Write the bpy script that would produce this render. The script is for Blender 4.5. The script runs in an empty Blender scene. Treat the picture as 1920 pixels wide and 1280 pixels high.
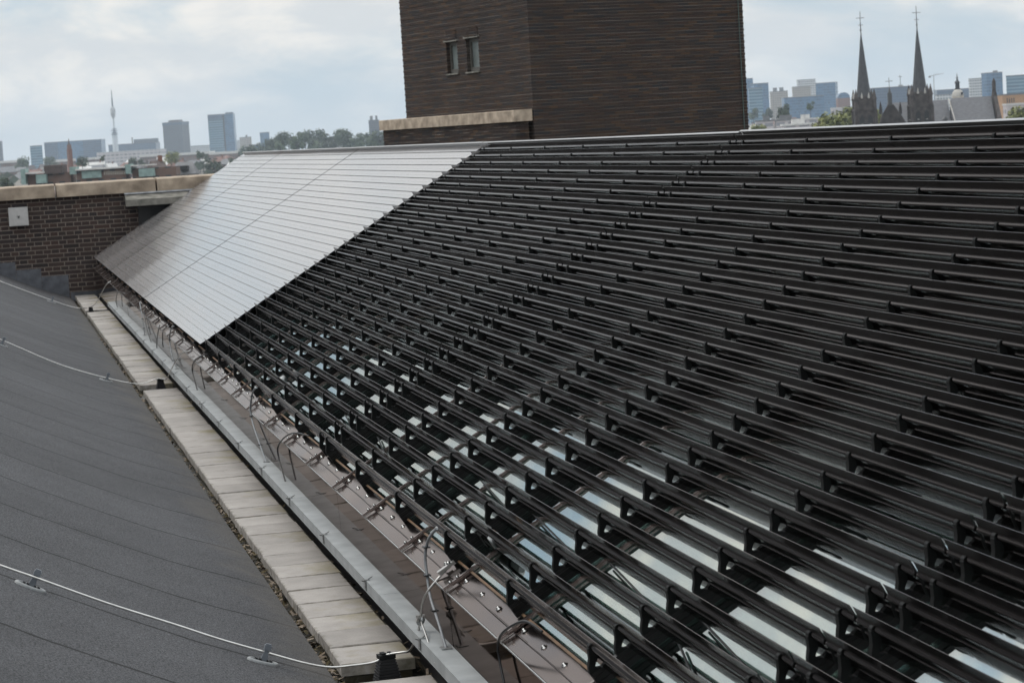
import bpy, math, random
from mathutils import Vector, Matrix
R_ = math.radians
S = bpy.context.scene
COL = S.collection
random.seed(7)

# ------------------------------------------------------------------ camera
RW = ((0.9739727337550221, -0.21856239610962713, -0.0600632409097871),
      (-0.077707974261577, -0.07304442352475288, -0.9942967278071967),
      (0.21292859046621893, 0.9730852949247333, -0.08812731791739879))   # camera right / down / forward
CAM = Vector((-1.482556821185252, -11.037881956788134, 1.3735267907770532))
F = 4451.316620097912                                                    # focal length in pixels of a 1920 wide frame
RT, DN, FW = (Vector(r) for r in RW)
cd = bpy.data.cameras.new('camera')
cam = bpy.data.objects.new('camera', cd); COL.objects.link(cam)
m = Matrix.Identity(4)
for i, v in enumerate((RT, -DN, -FW)):
    for j in range(3): m[j][i] = v[j]
m.translation = CAM
cam.matrix_world = m
cd.sensor_width = 36; cd.lens = 36 * F / 1920
cd.clip_start = 0.05; cd.clip_end = 60000
cd.dof.use_dof = True; cd.dof.focus_distance = 10.0; cd.dof.aperture_fstop = 14
S.camera = cam

# ------------------------------------------------------------------ sky, sun, exposure
SKYOFF1, SKYOFF2 = (7.3, 1.4, 2.7), (5.1, 1.7, 3.3)
SUN_EL, SUN_AZ = 52.0, -62.0            # elevation, azimuth from +y towards +x (degrees)
W = bpy.data.worlds.new('World'); S.world = W; W.use_nodes = True
nt = W.node_tree; nt.nodes.clear()
def N(t, **k):
    n = nt.nodes.new(t)
    for a, b in k.items(): setattr(n, a, b)
    return n
def MA(op, a, b=None, c=None, tree=None):
    T = tree or nt
    n = T.nodes.new('ShaderNodeMath'); n.operation = op
    for i, v in enumerate((a, b, c)):
        if v is None: continue
        if isinstance(v, (int, float)): n.inputs[i].default_value = v
        else: T.links.new(v, n.inputs[i])
    return n.outputs[0]
sky = N('ShaderNodeTexSky'); sky.sky_type = 'NISHITA'; sky.sun_disc = False
sky.sun_elevation = R_(SUN_EL); sky.sun_rotation = R_(SUN_AZ)
sky.air_density = 1.0; sky.dust_density = 1.5
tc = N('ShaderNodeTexCoord'); sx = N('ShaderNodeSeparateXYZ')
nt.links.new(tc.outputs['Generated'], sx.inputs[0])
zc = MA('MAXIMUM', sx.outputs[2], 0.0)
den = MA('ADD', zc, 0.16)
cx = MA('DIVIDE', sx.outputs[0], den); cy = MA('DIVIDE', sx.outputs[1], den)
cv = N('ShaderNodeCombineXYZ'); nt.links.new(cx, cv.inputs[0]); nt.links.new(cy, cv.inputs[1])
def cloudnoise(scale, det, off, rough=.55):
    mp = N('ShaderNodeMapping'); mp.inputs['Location'].default_value = off
    nt.links.new(cv.outputs[0], mp.inputs[0])
    n = N('ShaderNodeTexNoise'); n.inputs['Scale'].default_value = scale
    n.inputs['Detail'].default_value = det; n.inputs['Roughness'].default_value = rough
    nt.links.new(mp.outputs[0], n.inputs[0]); return n.outputs[0]
def ramp(src, a, b):
    n = N('ShaderNodeMapRange'); n.interpolation_type = 'SMOOTHSTEP'
    nt.links.new(src, n.inputs[0]); n.inputs[1].default_value = a; n.inputs[2].default_value = b
    return n.outputs[0]
def dirnoise(scale, det, off, rough=.55):
    mp = N('ShaderNodeMapping'); mp.inputs['Location'].default_value = off; mp.inputs['Scale'].default_value = (1, 1, 2.6)
    nt.links.new(tc.outputs['Generated'], mp.inputs[0])
    n = N('ShaderNodeTexNoise'); n.inputs['Scale'].default_value = scale
    n.inputs['Detail'].default_value = det; n.inputs['Roughness'].default_value = rough; n.inputs['Distortion'].default_value = .35
    nt.links.new(mp.outputs[0], n.inputs[0]); return n.outputs[0]
cover = ramp(dirnoise(8.0, 6, SKYOFF1), 0.36, 0.56)
shade = ramp(dirnoise(18.0, 7, SKYOFF2, .58), 0.40, 0.66)
ccol = N('ShaderNodeMixRGB'); nt.links.new(shade, ccol.inputs[0])
ccol.inputs[1].default_value = (6.3, 6.45, 6.5, 1); ccol.inputs[2].default_value = (8.5, 8.1, 7.5, 1)
mix = N('ShaderNodeMixRGB'); nt.links.new(cover, mix.inputs[0])
bmix = N('ShaderNodeMixRGB'); bmix.inputs[0].default_value = 0.8
nt.links.new(sky.outputs[0], bmix.inputs[1]); bmix.inputs[2].default_value = (4.7, 5.75, 6.6, 1)
nt.links.new(bmix.outputs[0], mix.inputs[1]); nt.links.new(ccol.outputs[0], mix.inputs[2])
hz = N('ShaderNodeMixRGB'); nt.links.new(MA('MULTIPLY', ramp(zc, 0.022, 0.0), .65), hz.inputs[0])
nt.links.new(mix.outputs[0], hz.inputs[1]); hz.inputs[2].default_value = (6.2, 6.5, 6.7, 1)
bg = N('ShaderNodeBackground'); bg.inputs[1].default_value = 0.1
up = N('ShaderNodeVectorMath'); up.operation = 'SCALE'; nt.links.new(hz.outputs[0], up.inputs[0])
nt.links.new(MA('MULTIPLY_ADD', ramp(zc, .10, .7), 1.0, 1.), up.inputs['Scale'])     # an overcast sky is brighter overhead
nt.links.new(up.outputs[0], bg.inputs[0])
wo = N('ShaderNodeOutputWorld'); nt.links.new(bg.outputs[0], wo.inputs[0])

sd_ = bpy.data.lights.new('sun', 'SUN'); sd_.energy = .9; sd_.angle = R_(16); sd_.color = (1, .94, .86)
sun = bpy.data.objects.new('sun', sd_); COL.objects.link(sun)
sv = Vector((math.sin(R_(SUN_AZ)) * math.cos(R_(SUN_EL)), math.cos(R_(SUN_AZ)) * math.cos(R_(SUN_EL)), math.sin(R_(SUN_EL))))
sun.rotation_euler = sv.to_track_quat('Z', 'Y').to_euler()
S.view_settings.view_transform = 'Standard'; S.view_settings.look = 'None'
S.view_settings.exposure = 0.22; S.view_settings.gamma = 1
S.cycles.use_denoising = True
S.cycles.max_bounces = 8; S.cycles.glossy_bounces = 5; S.cycles.diffuse_bounces = 3; S.cycles.volume_bounces = 1
S.cycles.caustics_reflective = False; S.cycles.caustics_refractive = False
S.cycles.sample_clamp_indirect = 6

# ------------------------------------------------------------------ geometry helpers
AL = R_(30.764773807440733)
SD = Vector((math.cos(AL), 0, math.sin(AL)))      # up the glass roof
ND = Vector((-math.sin(AL), 0, math.cos(AL)))     # out of the glass roof
ROW = 0.0875
ZG = -27.0                                        # street level below the roof
def roof(s, y, n): return SD * s + ND * n + Vector((0, y, 0))
def P(u, v, d): return CAM + (RT * ((u - 960) / F) + DN * ((v - 640) / F) + FW) * d
def near(p, k=.9718): return CAM + (Vector(p) - CAM) * k            # re-measured: everything along the gutter stands a little closer
KG = .9744
RH = Vector((RT.x, RT.y, 0)).normalized(); FH = Vector((-RH.y, RH.x, 0))

class MB:
    def __init__(s): s.v = []; s.f = []; s.sm = []; s.mi = []; s.cur = 0
    def add(s, vs, fs, smooth=False):
        b = len(s.v); s.v += [tuple(p) for p in vs]
        for f in fs: s.f.append([b + i for i in f]); s.sm.append(smooth); s.mi.append(s.cur)
        return s
    def box(s, c, size, X=(1, 0, 0), Y=(0, 1, 0), Z=(0, 0, 1)):
        c = Vector(c); X, Y, Z = Vector(X) * size[0] / 2, Vector(Y) * size[1] / 2, Vector(Z) * size[2] / 2
        vs = [c + X * i + Y * j + Z * k for k in (-1, 1) for j in (-1, 1) for i in (-1, 1)]
        return s.add(vs, [(0, 2, 3, 1), (4, 5, 7, 6), (0, 1, 5, 4), (2, 6, 7, 3), (0, 4, 6, 2), (1, 3, 7, 5)])
    def prism(s, poly, a, smooth=False, caps=True):
        """poly: list of points, swept by vector a"""
        n = len(poly); a = Vector(a); vs = [Vector(p) for p in poly] + [Vector(p) + a for p in poly]
        fs = [(i, (i + 1) % n, n + (i + 1) % n, n + i) for i in range(n)]
        s.add(vs, fs, smooth)
        if caps:
            b = len(s.v) - 2 * n
            for f in (list(range(n))[::-1], list(range(n, 2 * n))):
                s.f.append([b + i for i in f]); s.sm.append(False); s.mi.append(s.cur)
        return s
    def tube(s, pts, r, k=8, smooth=True):
        pts = [Vector(p) for p in pts]; rr = r if isinstance(r, (list, tuple)) else [r] * len(pts)
        vs = []; prev = None
        for i, p in enumerate(pts):
            t = (pts[min(i + 1, len(pts) - 1)] - pts[max(i - 1, 0)]).normalized()
            if prev is None:
                a = t.cross(Vector((0, 0, 1)))
                if a.length < 1e-3: a = t.cross(Vector((1, 0, 0)))
            else: a = prev - t * prev.dot(t)
            a.normalize(); b = t.cross(a); prev = a
            for j in range(k):
                w = 2 * math.pi * j / k
                vs.append(p + (a * math.cos(w) + b * math.sin(w)) * rr[i])
        fs = []
        for i in range(len(pts) - 1):
            for j in range(k):
                fs.append((i * k + j, i * k + (j + 1) % k, (i + 1) * k + (j + 1) % k, (i + 1) * k + j))
        s.add(vs, fs, smooth)
        s.add(vs[:k], [list(range(k))[::-1]]); s.add(vs[-k:], [list(range(k))])
        return s
    def lathe(s, c, prof, k=16, smooth=True, axis=(0, 0, 1)):
        ax = Vector(axis).normalized(); a = ax.orthogonal().normalized(); b = ax.cross(a); c = Vector(c)
        vs = [c + ax * z + (a * math.cos(2 * math.pi * j / k) + b * math.sin(2 * math.pi * j / k)) * max(r, 1e-4) for r, z in prof for j in range(k)]
        fs = [(i * k + j, i * k + (j + 1) % k, (i + 1) * k + (j + 1) % k, (i + 1) * k + j) for i in range(len(prof) - 1) for j in range(k)]
        s.add(vs, fs, smooth)
        s.add(vs[:k], [list(range(k))[::-1]]); s.add(vs[-k:], [list(range(k))])
        return s
    def mesh(s, name, mats):
        me = bpy.data.meshes.new(name); me.from_pydata(s.v, [], s.f)
        for mt in (mats if isinstance(mats, (list, tuple)) else [mats]): me.materials.append(mt)
        me.polygons.foreach_set('use_smooth', s.sm); me.polygons.foreach_set('material_index', s.mi)
        me.update(); return me
    def build(s, name, mats, parent=None):
        return link(name, s.mesh(name, mats), parent)
def link(name, data, parent=None, loc=None):
    o = bpy.data.objects.new(name, data); COL.objects.link(o)
    if parent is not None: o.parent = parent
    if loc is not None: o.location = loc
    return o
def tag(o, label=None, cat=None, group=None, kind=None):
    for k, v in (('label', label), ('category', cat), ('group', group), ('kind', kind or ('thing' if label else None))):
        if v: o[k] = v
    return o
def smoothpath(pts, n=6):
    pts = [Vector(p) for p in pts]; q = [pts[0]] + pts + [pts[-1]]; out = []
    for i in range(1, len(q) - 2):
        a, b, c, d = q[i - 1:i + 3]
        for t in range(n):
            t /= n
            out.append(.5 * ((2 * b) + (c - a) * t + (2 * a - 5 * b + 4 * c - d) * t * t + (3 * b - a - 3 * c + d) * t ** 3))
    return out + [pts[-1]]
_o = ('first second third fourth fifth sixth seventh eighth ninth tenth eleventh twelfth thirteenth fourteenth fifteenth sixteenth '
      'seventeenth eighteenth nineteenth twentieth').split()
def ordn(i):                       # 1 -> first
    if i <= 20: return _o[i - 1]
    t, u = divmod(i, 10)
    tens = {2: 'twent', 3: 'thirt', 4: 'fort', 5: 'fift', 6: 'sixt', 7: 'sevent'}[t]
    return tens + 'ieth' if u == 0 else tens + 'y-' + _o[u - 1]

# ------------------------------------------------------------------ materials
def newmat(name):
    mt = bpy.data.materials.new(name); mt.use_nodes = True
    return mt, mt.node_tree, mt.node_tree.nodes['Principled BSDF']
def mat(name, col, rough=.6, metal=0., var=0., scale=8., bump=0., bscale=60., spec=.5, rvar=0., stretch=None, objrand=0., col2=None, det=4):
    mt, T, B = newmat(name)
    B.inputs['Base Color'].default_value = (*col, 1); B.inputs['Roughness'].default_value = rough
    B.inputs['Metallic'].default_value = metal; B.inputs['Specular IOR Level'].default_value = spec
    tcn = T.nodes.new('ShaderNodeTexCoord'); src = tcn.outputs['Object']
    if stretch:
        mp = T.nodes.new('ShaderNodeMapping'); mp.inputs['Scale'].default_value = stretch
        T.links.new(src, mp.inputs[0]); src = mp.outputs[0]
    if var or rvar or col2:
        n = T.nodes.new('ShaderNodeTexNoise'); n.inputs['Scale'].default_value = scale; n.inputs['Detail'].default_value = det
        T.links.new(src, n.inputs[0])
        rp = T.nodes.new('ShaderNodeMapRange'); T.links.new(n.outputs[0], rp.inputs[0])
        rp.inputs[1].default_value = .3; rp.inputs[2].default_value = .7
        if var or col2:
            mx = T.nodes.new('ShaderNodeMixRGB'); T.links.new(rp.outputs[0], mx.inputs[0])
            mx.inputs[1].default_value = (*[c * (1 - var) for c in col], 1)
            mx.inputs[2].default_value = (*(col2 or [min(1, c * (1 + var)) for c in col]), 1)
            out = mx.outputs[0]
            if objrand:
                oi = T.nodes.new('ShaderNodeObjectInfo'); f = MA('MULTIPLY_ADD', oi.outputs['Random'], 2 * objrand, 1 - objrand, T)
                mm = T.nodes.new('ShaderNodeMixRGB'); mm.blend_type = 'MULTIPLY'; mm.inputs[0].default_value = 1
                T.links.new(out, mm.inputs[1]); T.links.new(f, mm.inputs[2]); out = mm.outputs[0]
            T.links.new(out, B.inputs['Base Color'])
        if rvar:
            r2 = T.nodes.new('ShaderNodeMapRange'); T.links.new(rp.outputs[0], r2.inputs[0])
            r2.inputs[3].default_value = max(0.01, rough - rvar); r2.inputs[4].default_value = min(1, rough + rvar)
            T.links.new(r2.outputs[0], B.inputs['Roughness'])
    if bump:
        n2 = T.nodes.new('ShaderNodeTexNoise'); n2.inputs['Scale'].default_value = bscale; n2.inputs['Detail'].default_value = 5
        T.links.new(src, n2.inputs[0])
        bp = T.nodes.new('ShaderNodeBump'); bp.inputs['Strength'].default_value = bump; bp.inputs['Distance'].default_value = .01
        T.links.new(n2.outputs[0], bp.inputs['Height']); T.links.new(bp.outputs[0], B.inputs['Normal'])
    return mt
def brickmat(name, cols, mortar, course, length, english, joint=.010, jv=None, rough=.85, mvar=.5, bump=.5, streak=0.):
    """bricks in object space: x along the wall, z up"""
    mt, T, B = newmat(name)
    tcn = T.nodes.new('ShaderNodeTexCoord'); sp = T.nodes.new('ShaderNodeSeparateXYZ')
    T.links.new(tcn.outputs['Object'], sp.inputs[0])
    xx = MA('ADD', sp.outputs[0], sp.outputs[1], tree=T); zz = sp.outputs[2]
    row = MA('FLOOR', MA('DIVIDE', zz, course, tree=T), tree=T)
    par = MA('MODULO', MA('ABSOLUTE', row, tree=T), 2., tree=T)
    par = MA('GREATER_THAN', par, .5, tree=T)
    if english:
        bl = MA('MULTIPLY_ADD', par, -length / 2, length, tree=T)
        off = MA('MULTIPLY', par, length / 4, tree=T)
    else:
        bl = MA('ADD', length, 0., tree=T)
        wn = T.nodes.new('ShaderNodeTexWhiteNoise'); wn.noise_dimensions = '1D'; T.links.new(row, wn.inputs['W'])
        off = MA('MULTIPLY_ADD', par, length / 2, MA('MULTIPLY', wn.outputs[0], length * .25, tree=T), tree=T)
    q = MA('DIVIDE', MA('ADD', xx, off, tree=T), bl, tree=T)
    cell = MA('FLOOR', q, tree=T); fx = MA('MULTIPLY', MA('FRACT', q, tree=T), bl, tree=T)
    fz = MA('MULTIPLY', MA('FRACT', MA('DIVIDE', zz, course, tree=T), tree=T), course, tree=T)
    wob = T.nodes.new('ShaderNodeTexNoise'); wob.inputs['Scale'].default_value = 40; T.links.new(tcn.outputs['Object'], wob.inputs[0])
    jw = MA('MULTIPLY_ADD', wob.outputs[0], joint * .9, joint * .55, tree=T)
    vmask = MA('LESS_THAN', fx, MA('MULTIPLY', jw, jv or 1., tree=T), tree=T)
    mask = MA('MAXIMUM', vmask, MA('LESS_THAN', fz, jw, tree=T), tree=T)
    cb = T.nodes.new('ShaderNodeCombineXYZ'); T.links.new(cell, cb.inputs[0]); T.links.new(row, cb.inputs[1])
    wn2 = T.nodes.new('ShaderNodeTexWhiteNoise'); wn2.noise_dimensions = '3D'; T.links.new(cb.outputs[0], wn2.inputs['Vector'])
    cr = T.nodes.new('ShaderNodeValToRGB'); cr.color_ramp.interpolation = 'LINEAR'
    el = cr.color_ramp.elements
    while len(el) < len(cols): el.new(.5)
    for i, c in enumerate(cols): el[i].position = i / (len(cols) - 1); el[i].color = (*c, 1)
    T.links.new(wn2.outputs[0], cr.inputs[0])
    n = T.nodes.new('ShaderNodeTexNoise'); n.inputs['Scale'].default_value = 90; n.inputs['Detail'].default_value = 4
    T.links.new(tcn.outputs['Object'], n.inputs[0])
    nv = MA('MULTIPLY_ADD', n.outputs[0], 1.0, .5, tree=T)
    big = T.nodes.new('ShaderNodeTexNoise'); big.inputs['Scale'].default_value = 1.3; big.inputs['Detail'].default_value = 5
    T.links.new(tcn.outputs['Object'], big.inputs[0])
    nv = MA('MULTIPLY', nv, MA('MULTIPLY_ADD', big.outputs[0], .9, .55, tree=T), tree=T)
    mm = T.nodes.new('ShaderNodeMixRGB'); mm.blend_type = 'MULTIPLY'; mm.inputs[0].default_value = 1
    T.links.new(cr.outputs[0], mm.inputs[1]); T.links.new(nv, mm.inputs[2])
    mo = T.nodes.new('ShaderNodeMixRGB'); mo.inputs[1].default_value = (*[c * (1 - mvar) for c in mortar], 1); mo.inputs[2].default_value = (*mortar, 1)
    mp = T.nodes.new('ShaderNodeMapping'); mp.inputs['Scale'].default_value = (1.2, 1, 14)
    T.links.new(tcn.outputs['Object'], mp.inputs[0])
    mn = T.nodes.new('ShaderNodeTexNoise'); mn.inputs['Scale'].default_value = 1.6; mn.inputs['Detail'].default_value = 3
    T.links.new(mp.outputs[0], mn.inputs[0])
    mr = T.nodes.new('ShaderNodeMapRange'); T.links.new(mn.outputs[0], mr.inputs[0]); mr.inputs[1].default_value = .45; mr.inputs[2].default_value = .7
    T.links.new(MA('MULTIPLY', mr.outputs[0], MA('SUBTRACT', 1., MA('MULTIPLY', vmask, .0 if english else 1., tree=T), tree=T), tree=T) if True else mr.outputs[0], mo.inputs[0])
    fin = T.nodes.new('ShaderNodeMixRGB'); T.links.new(mask, fin.inputs[0]); T.links.new(mm.outputs[0], fin.inputs[1]); T.links.new(mo.outputs[0], fin.inputs[2])
    T.links.new(fin.outputs[0], B.inputs['Base Color']); B.inputs['Roughness'].default_value = rough
    B.inputs['Specular IOR Level'].default_value = .25
    h = MA('SUBTRACT', MA('MULTIPLY', n.outputs[0], .35, tree=T), mask, tree=T)
    bp = T.nodes.new('ShaderNodeBump'); bp.inputs['Strength'].default_value = bump; bp.inputs['Distance'].default_value = .006
    T.links.new(h, bp.inputs['Height']); T.links.new(bp.outputs[0], B.inputs['Normal'])
    return mt
def facade(name, glass, span, floor=3.6, bay=3.2, gf=.55, bf=.75, rough=.35):
    mt, T, B = newmat(name)
    tcn = T.nodes.new('ShaderNodeTexCoord'); sp = T.nodes.new('ShaderNodeSeparateXYZ'); T.links.new(tcn.outputs['Object'], sp.inputs[0])
    fz = MA('DIVIDE', sp.outputs[2], floor, tree=T); fx = MA('DIVIDE', MA('ADD', sp.outputs[0], sp.outputs[1], tree=T), bay, tree=T)
    a = MA('LESS_THAN', MA('FRACT', fz, tree=T), gf, tree=T); b = MA('LESS_THAN', MA('FRACT', fx, tree=T), bf, tree=T)
    mk = MA('MULTIPLY', a, b, tree=T)
    cb = T.nodes.new('ShaderNodeCombineXYZ'); T.links.new(MA('FLOOR', fx, tree=T), cb.inputs[0]); T.links.new(MA('FLOOR', fz, tree=T), cb.inputs[1])
    wn = T.nodes.new('ShaderNodeTexWhiteNoise'); T.links.new(cb.outputs[0], wn.inputs['Vector'])
    g = T.nodes.new('ShaderNodeMixRGB'); T.links.new(wn.outputs[0], g.inputs[0]); g.inputs[1].default_value = (*[c * .6 for c in glass], 1); g.inputs[2].default_value = (*[c * 1.5 for c in glass], 1)
    mx = T.nodes.new('ShaderNodeMixRGB'); T.links.new(mk, mx.inputs[0]); mx.inputs[1].default_value = (*span, 1); T.links.new(g.outputs[0], mx.inputs[2])
    T.links.new(mx.outputs[0], B.inputs['Base Color']); B.inputs['Roughness'].default_value = rough
    return mt

M = {}
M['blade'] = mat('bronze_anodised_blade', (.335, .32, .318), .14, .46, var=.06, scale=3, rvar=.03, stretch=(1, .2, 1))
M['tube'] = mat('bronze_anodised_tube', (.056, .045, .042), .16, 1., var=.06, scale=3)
M['black'] = mat('black_nylon', (.005, .0055, .0055), .55, var=.3, scale=30, spec=.25)
M['rail'] = mat('black_anodised_rail', (.010, .009, .009), .42, .0, var=.3, scale=10, spec=.35)
M['steel'] = mat('stainless_bolt', (.55, .54, .52), .22, 1.)
M['flash'] = mat('bronze_sheet_metal', (.165, .146, .140), .12, 1., var=.08, scale=2.5, rvar=.05, bump=.04, bscale=3)
M['fascia'] = mat('bronze_mirror_sheet', (.11, .094, .087), .045, 1., var=.12, scale=2.0, rvar=.025, bump=.05, bscale=2.2)
for k_, t_ in (('fascia', (.46, .41, .39)), ('flash', (.82, .77, .75))): M[k_].node_tree.nodes['Principled BSDF'].inputs['Specular Tint'].default_value = (*t_, 1)
M['bar'] = mat('bronze_glazing_bar', (.24, .195, .18), .25, 1., var=.08, scale=5)
def glassmat(name, upper, kf, k0):
    mt, T, B = newmat(name); out = T.nodes['Material Output']
    tcn = T.nodes.new('ShaderNodeTexCoord'); n = T.nodes.new('ShaderNodeTexNoise'); n.inputs['Scale'].default_value = 3.; n.inputs['Detail'].default_value = 5
    T.links.new(tcn.outputs['Object'], n.inputs[0])
    gl = T.nodes.new('ShaderNodeBsdfGlossy'); gl.inputs['Roughness'].default_value = .012; gl.inputs['Color'].default_value = (.88, .93, .92, 1)
    B.inputs['Roughness'].default_value = .5; B.inputs['Specular IOR Level'].default_value = .1
    c = T.nodes.new('ShaderNodeMixRGB'); T.links.new(n.outputs[0], c.inputs[0]); c.inputs[1].default_value = (.020, .034, .031, 1); c.inputs[2].default_value = (.055, .080, .074, 1)
    T.links.new(c.outputs[0], B.inputs['Base Color'])
    b2 = T.nodes.new('ShaderNodeTexNoise'); b2.inputs['Scale'].default_value = 1.4; T.links.new(tcn.outputs['Object'], b2.inputs[0])
    bp = T.nodes.new('ShaderNodeBump'); bp.inputs['Strength'].default_value = .010; T.links.new(b2.outputs[0], bp.inputs['Height']); T.links.new(bp.outputs[0], gl.inputs['Normal'])
    fr = T.nodes.new('ShaderNodeFresnel'); fr.inputs[0].default_value = 2.3
    mx = T.nodes.new('ShaderNodeMixShader'); T.links.new(MA('MULTIPLY_ADD', fr.outputs[0], kf, k0, tree=T), mx.inputs[0]); T.links.new(mx.outputs[0], out.inputs[0])
    if upper:
        tr = T.nodes.new('ShaderNodeBsdfTransparent'); tr.inputs[0].default_value = (.74, .87, .83, 1); T.links.new(tr.outputs[0], mx.inputs[1])
    else: T.links.new(B.outputs[0], mx.inputs[1])
    T.links.new(gl.outputs[0], mx.inputs[2]); return mt
M['glass'] = glassmat('outer_roof_glass', True, .72, .22); M['glass2'] = glassmat('inner_roof_glass', False, .55, .08)
M['seal'] = mat('brown_edge_seal', (.16, .095, .05), .6, var=.3, scale=20)
M['ridge'] = mat('aluminium_ridge_cap', (.38, .375, .375), .35, 1., var=.05)
M['duct'] = mat('grey_painted_duct', (.29, .305, .31), .5, var=.14, scale=9, col2=(.36, .375, .38), spec=.4)
M['galv'] = mat('galvanised_clip', (.30, .31, .31), .42, .9, var=.2, scale=60)
M['wire'] = mat('aluminium_wire', (.56, .55, .53), .38, 1., var=.12, scale=30)
M['cond'] = mat('grey_pvc_conduit', (.20, .21, .22), .45, var=.15, scale=30)
M['cable'] = mat('black_cable', (.010, .010, .011), .4)
M['rubber'] = mat('black_rubber', (.018, .018, .02), .6, var=.3, scale=40)
M['plate'] = mat('grey_plastic_base', (.27, .28, .285), .55, var=.15, scale=60)
M['clip'] = mat('grey_plastic_clip', (.13, .145, .165), .5, var=.1, scale=60)
M['lead'] = mat('lead_flashing', (.10, .105, .12), .55, .4, var=.3, scale=9, bump=.3, bscale=9)
M['whitebox'] = mat('grey_white_enamel', (.42, .41, .40), .5, var=.08, scale=20)
M['darkmetal'] = mat('dark_painted_metal', (.012, .012, .013), .5, var=.3, scale=4)
M['stone'] = mat('sandstone_coping', (.26, .205, .155), .85, var=.25, scale=5, col2=(.48, .39, .30), bump=.5, bscale=45, det=8)
M['stone2'] = mat('weathered_concrete_ledge', (.10, .10, .085), .85, scale=9, col2=(.24, .225, .20), bump=.4, bscale=40, det=7)
M['zinc'] = mat('zinc_strip', (.45, .46, .48), .45, .7, var=.25, scale=14)
M['brick'] = brickmat('dark_red_brick', [(.026, .022, .022), (.044, .030, .027), (.034, .028, .028), (.058, .037, .031), (.042, .034, .031)], (.215, .18, .155), .06, .22, True, joint=.0115, bump=.6, mvar=.35)
M['tower'] = brickmat('brown_clinker_brick', [(.034, .026, .024), (.050, .031, .025), (.030, .027, .028), (.066, .040, .026), (.041, .030, .026), (.025, .025, .028)], (.30, .26, .225), .06, .225, False, joint=.0085, jv=1.1, mvar=.94, bump=.8)
M['win'] = mat('dull_window_glass', (.13, .15, .145), .35, var=.35, scale=2)
M['winframe'] = mat('grey_window_frame', (.09, .085, .075), .6, var=.2, scale=20)
M['slate'] = mat('slate_roof', (.145, .145, .155), .6, var=.16, scale=1.2, stretch=(1, 1, 3))
M['churchstone'] = mat('church_brick', (.060, .050, .047), .85, var=.45, scale=.9)
M['spire'] = mat('spire_slate', (.050, .052, .058), .7, var=.25, scale=1.2)
M['gold'] = mat('weathered_iron_finial', (.10, .10, .10), .5, .5)
M['whitestone'] = mat('pale_stone', (.42, .40, .37), .8, var=.15, scale=2)
M['copper'] = mat('green_copper', (.23, .32, .30), .7, var=.2, scale=1.5)
M['oldcopper'] = mat('dull_copper_lead', (.07, .11, .10), .7)
M['roofbrown'] = mat('brown_roof', (.075, .055, .050), .8, var=.3, scale=.8)
M['roofred'] = mat('red_tile_roof', (.18, .10, .08), .85, var=.3, scale=1.2)
M['roofgrey'] = mat('grey_felt_roof', (.16, .16, .165), .85, var=.25, scale=.8)
M['roofpale'] = mat('pale_roof_sheet', (.58, .57, .55), .7, var=.1, scale=.5)
M['cream'] = mat('cream_plaster', (.48, .44, .38), .85, var=.15, scale=.6)
M['redbrick'] = mat('red_brick_far', (.17, .075, .05), .85, var=.3, scale=1)
M['leaf'] = mat('dark_leaves', (.030, .055, .022), .6, scale=.35, col2=(.055, .085, .032), var=.3, objrand=.25)
M['leaf2'] = mat('light_leaves', (.12, .15, .035), .6, scale=.4, col2=(.28, .28, .085), var=.3, objrand=.2)
M['bark'] = mat('bark', (.06, .045, .035), .9, var=.3, scale=2)
M['orangebrick'] = mat('orange_panel', (.42, .24, .12), .8, var=.08, scale=.5)
M['fac_blue'] = facade('blue_glass_facade', (.025, .085, .17), (.06, .14, .25), 3.6, 2.6, .62, .86, .25)
M['fac_dark'] = facade('dark_glass_facade', (.015, .040, .09), (.045, .08, .14), 3.7, 3.0, .6, .8, .3)
M['fac_teal'] = facade('teal_banded_facade', (.03, .09, .14), (.15, .25, .33), 4.0, 50, .55, 1.1, .4)
M['fac_brown'] = facade('brown_grid_facade', (.018, .032, .055), (.088, .09, .105), 3.4, 2.4, .55, .62, .6)
M['fac_white'] = facade('white_grid_facade', (.10, .12, .14), (.55, .55, .55), 3.4, 3.0, .5, .6, .6)
M['fac_beige'] = facade('beige_grid_facade', (.09, .09, .09), (.36, .32, .28), 3.2, 3.2, .45, .5, .7)
M['fac_pale'] = facade('pale_low_facade', (.20, .20, .22), (.50, .46, .46), 4.5, 6.0, .4, .7, .7)
M['fac_brick'] = facade('brick_house_facade', (.04, .045, .05), (.15, .095, .075), 3.1, 2.6, .52, .48, .8)

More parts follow.
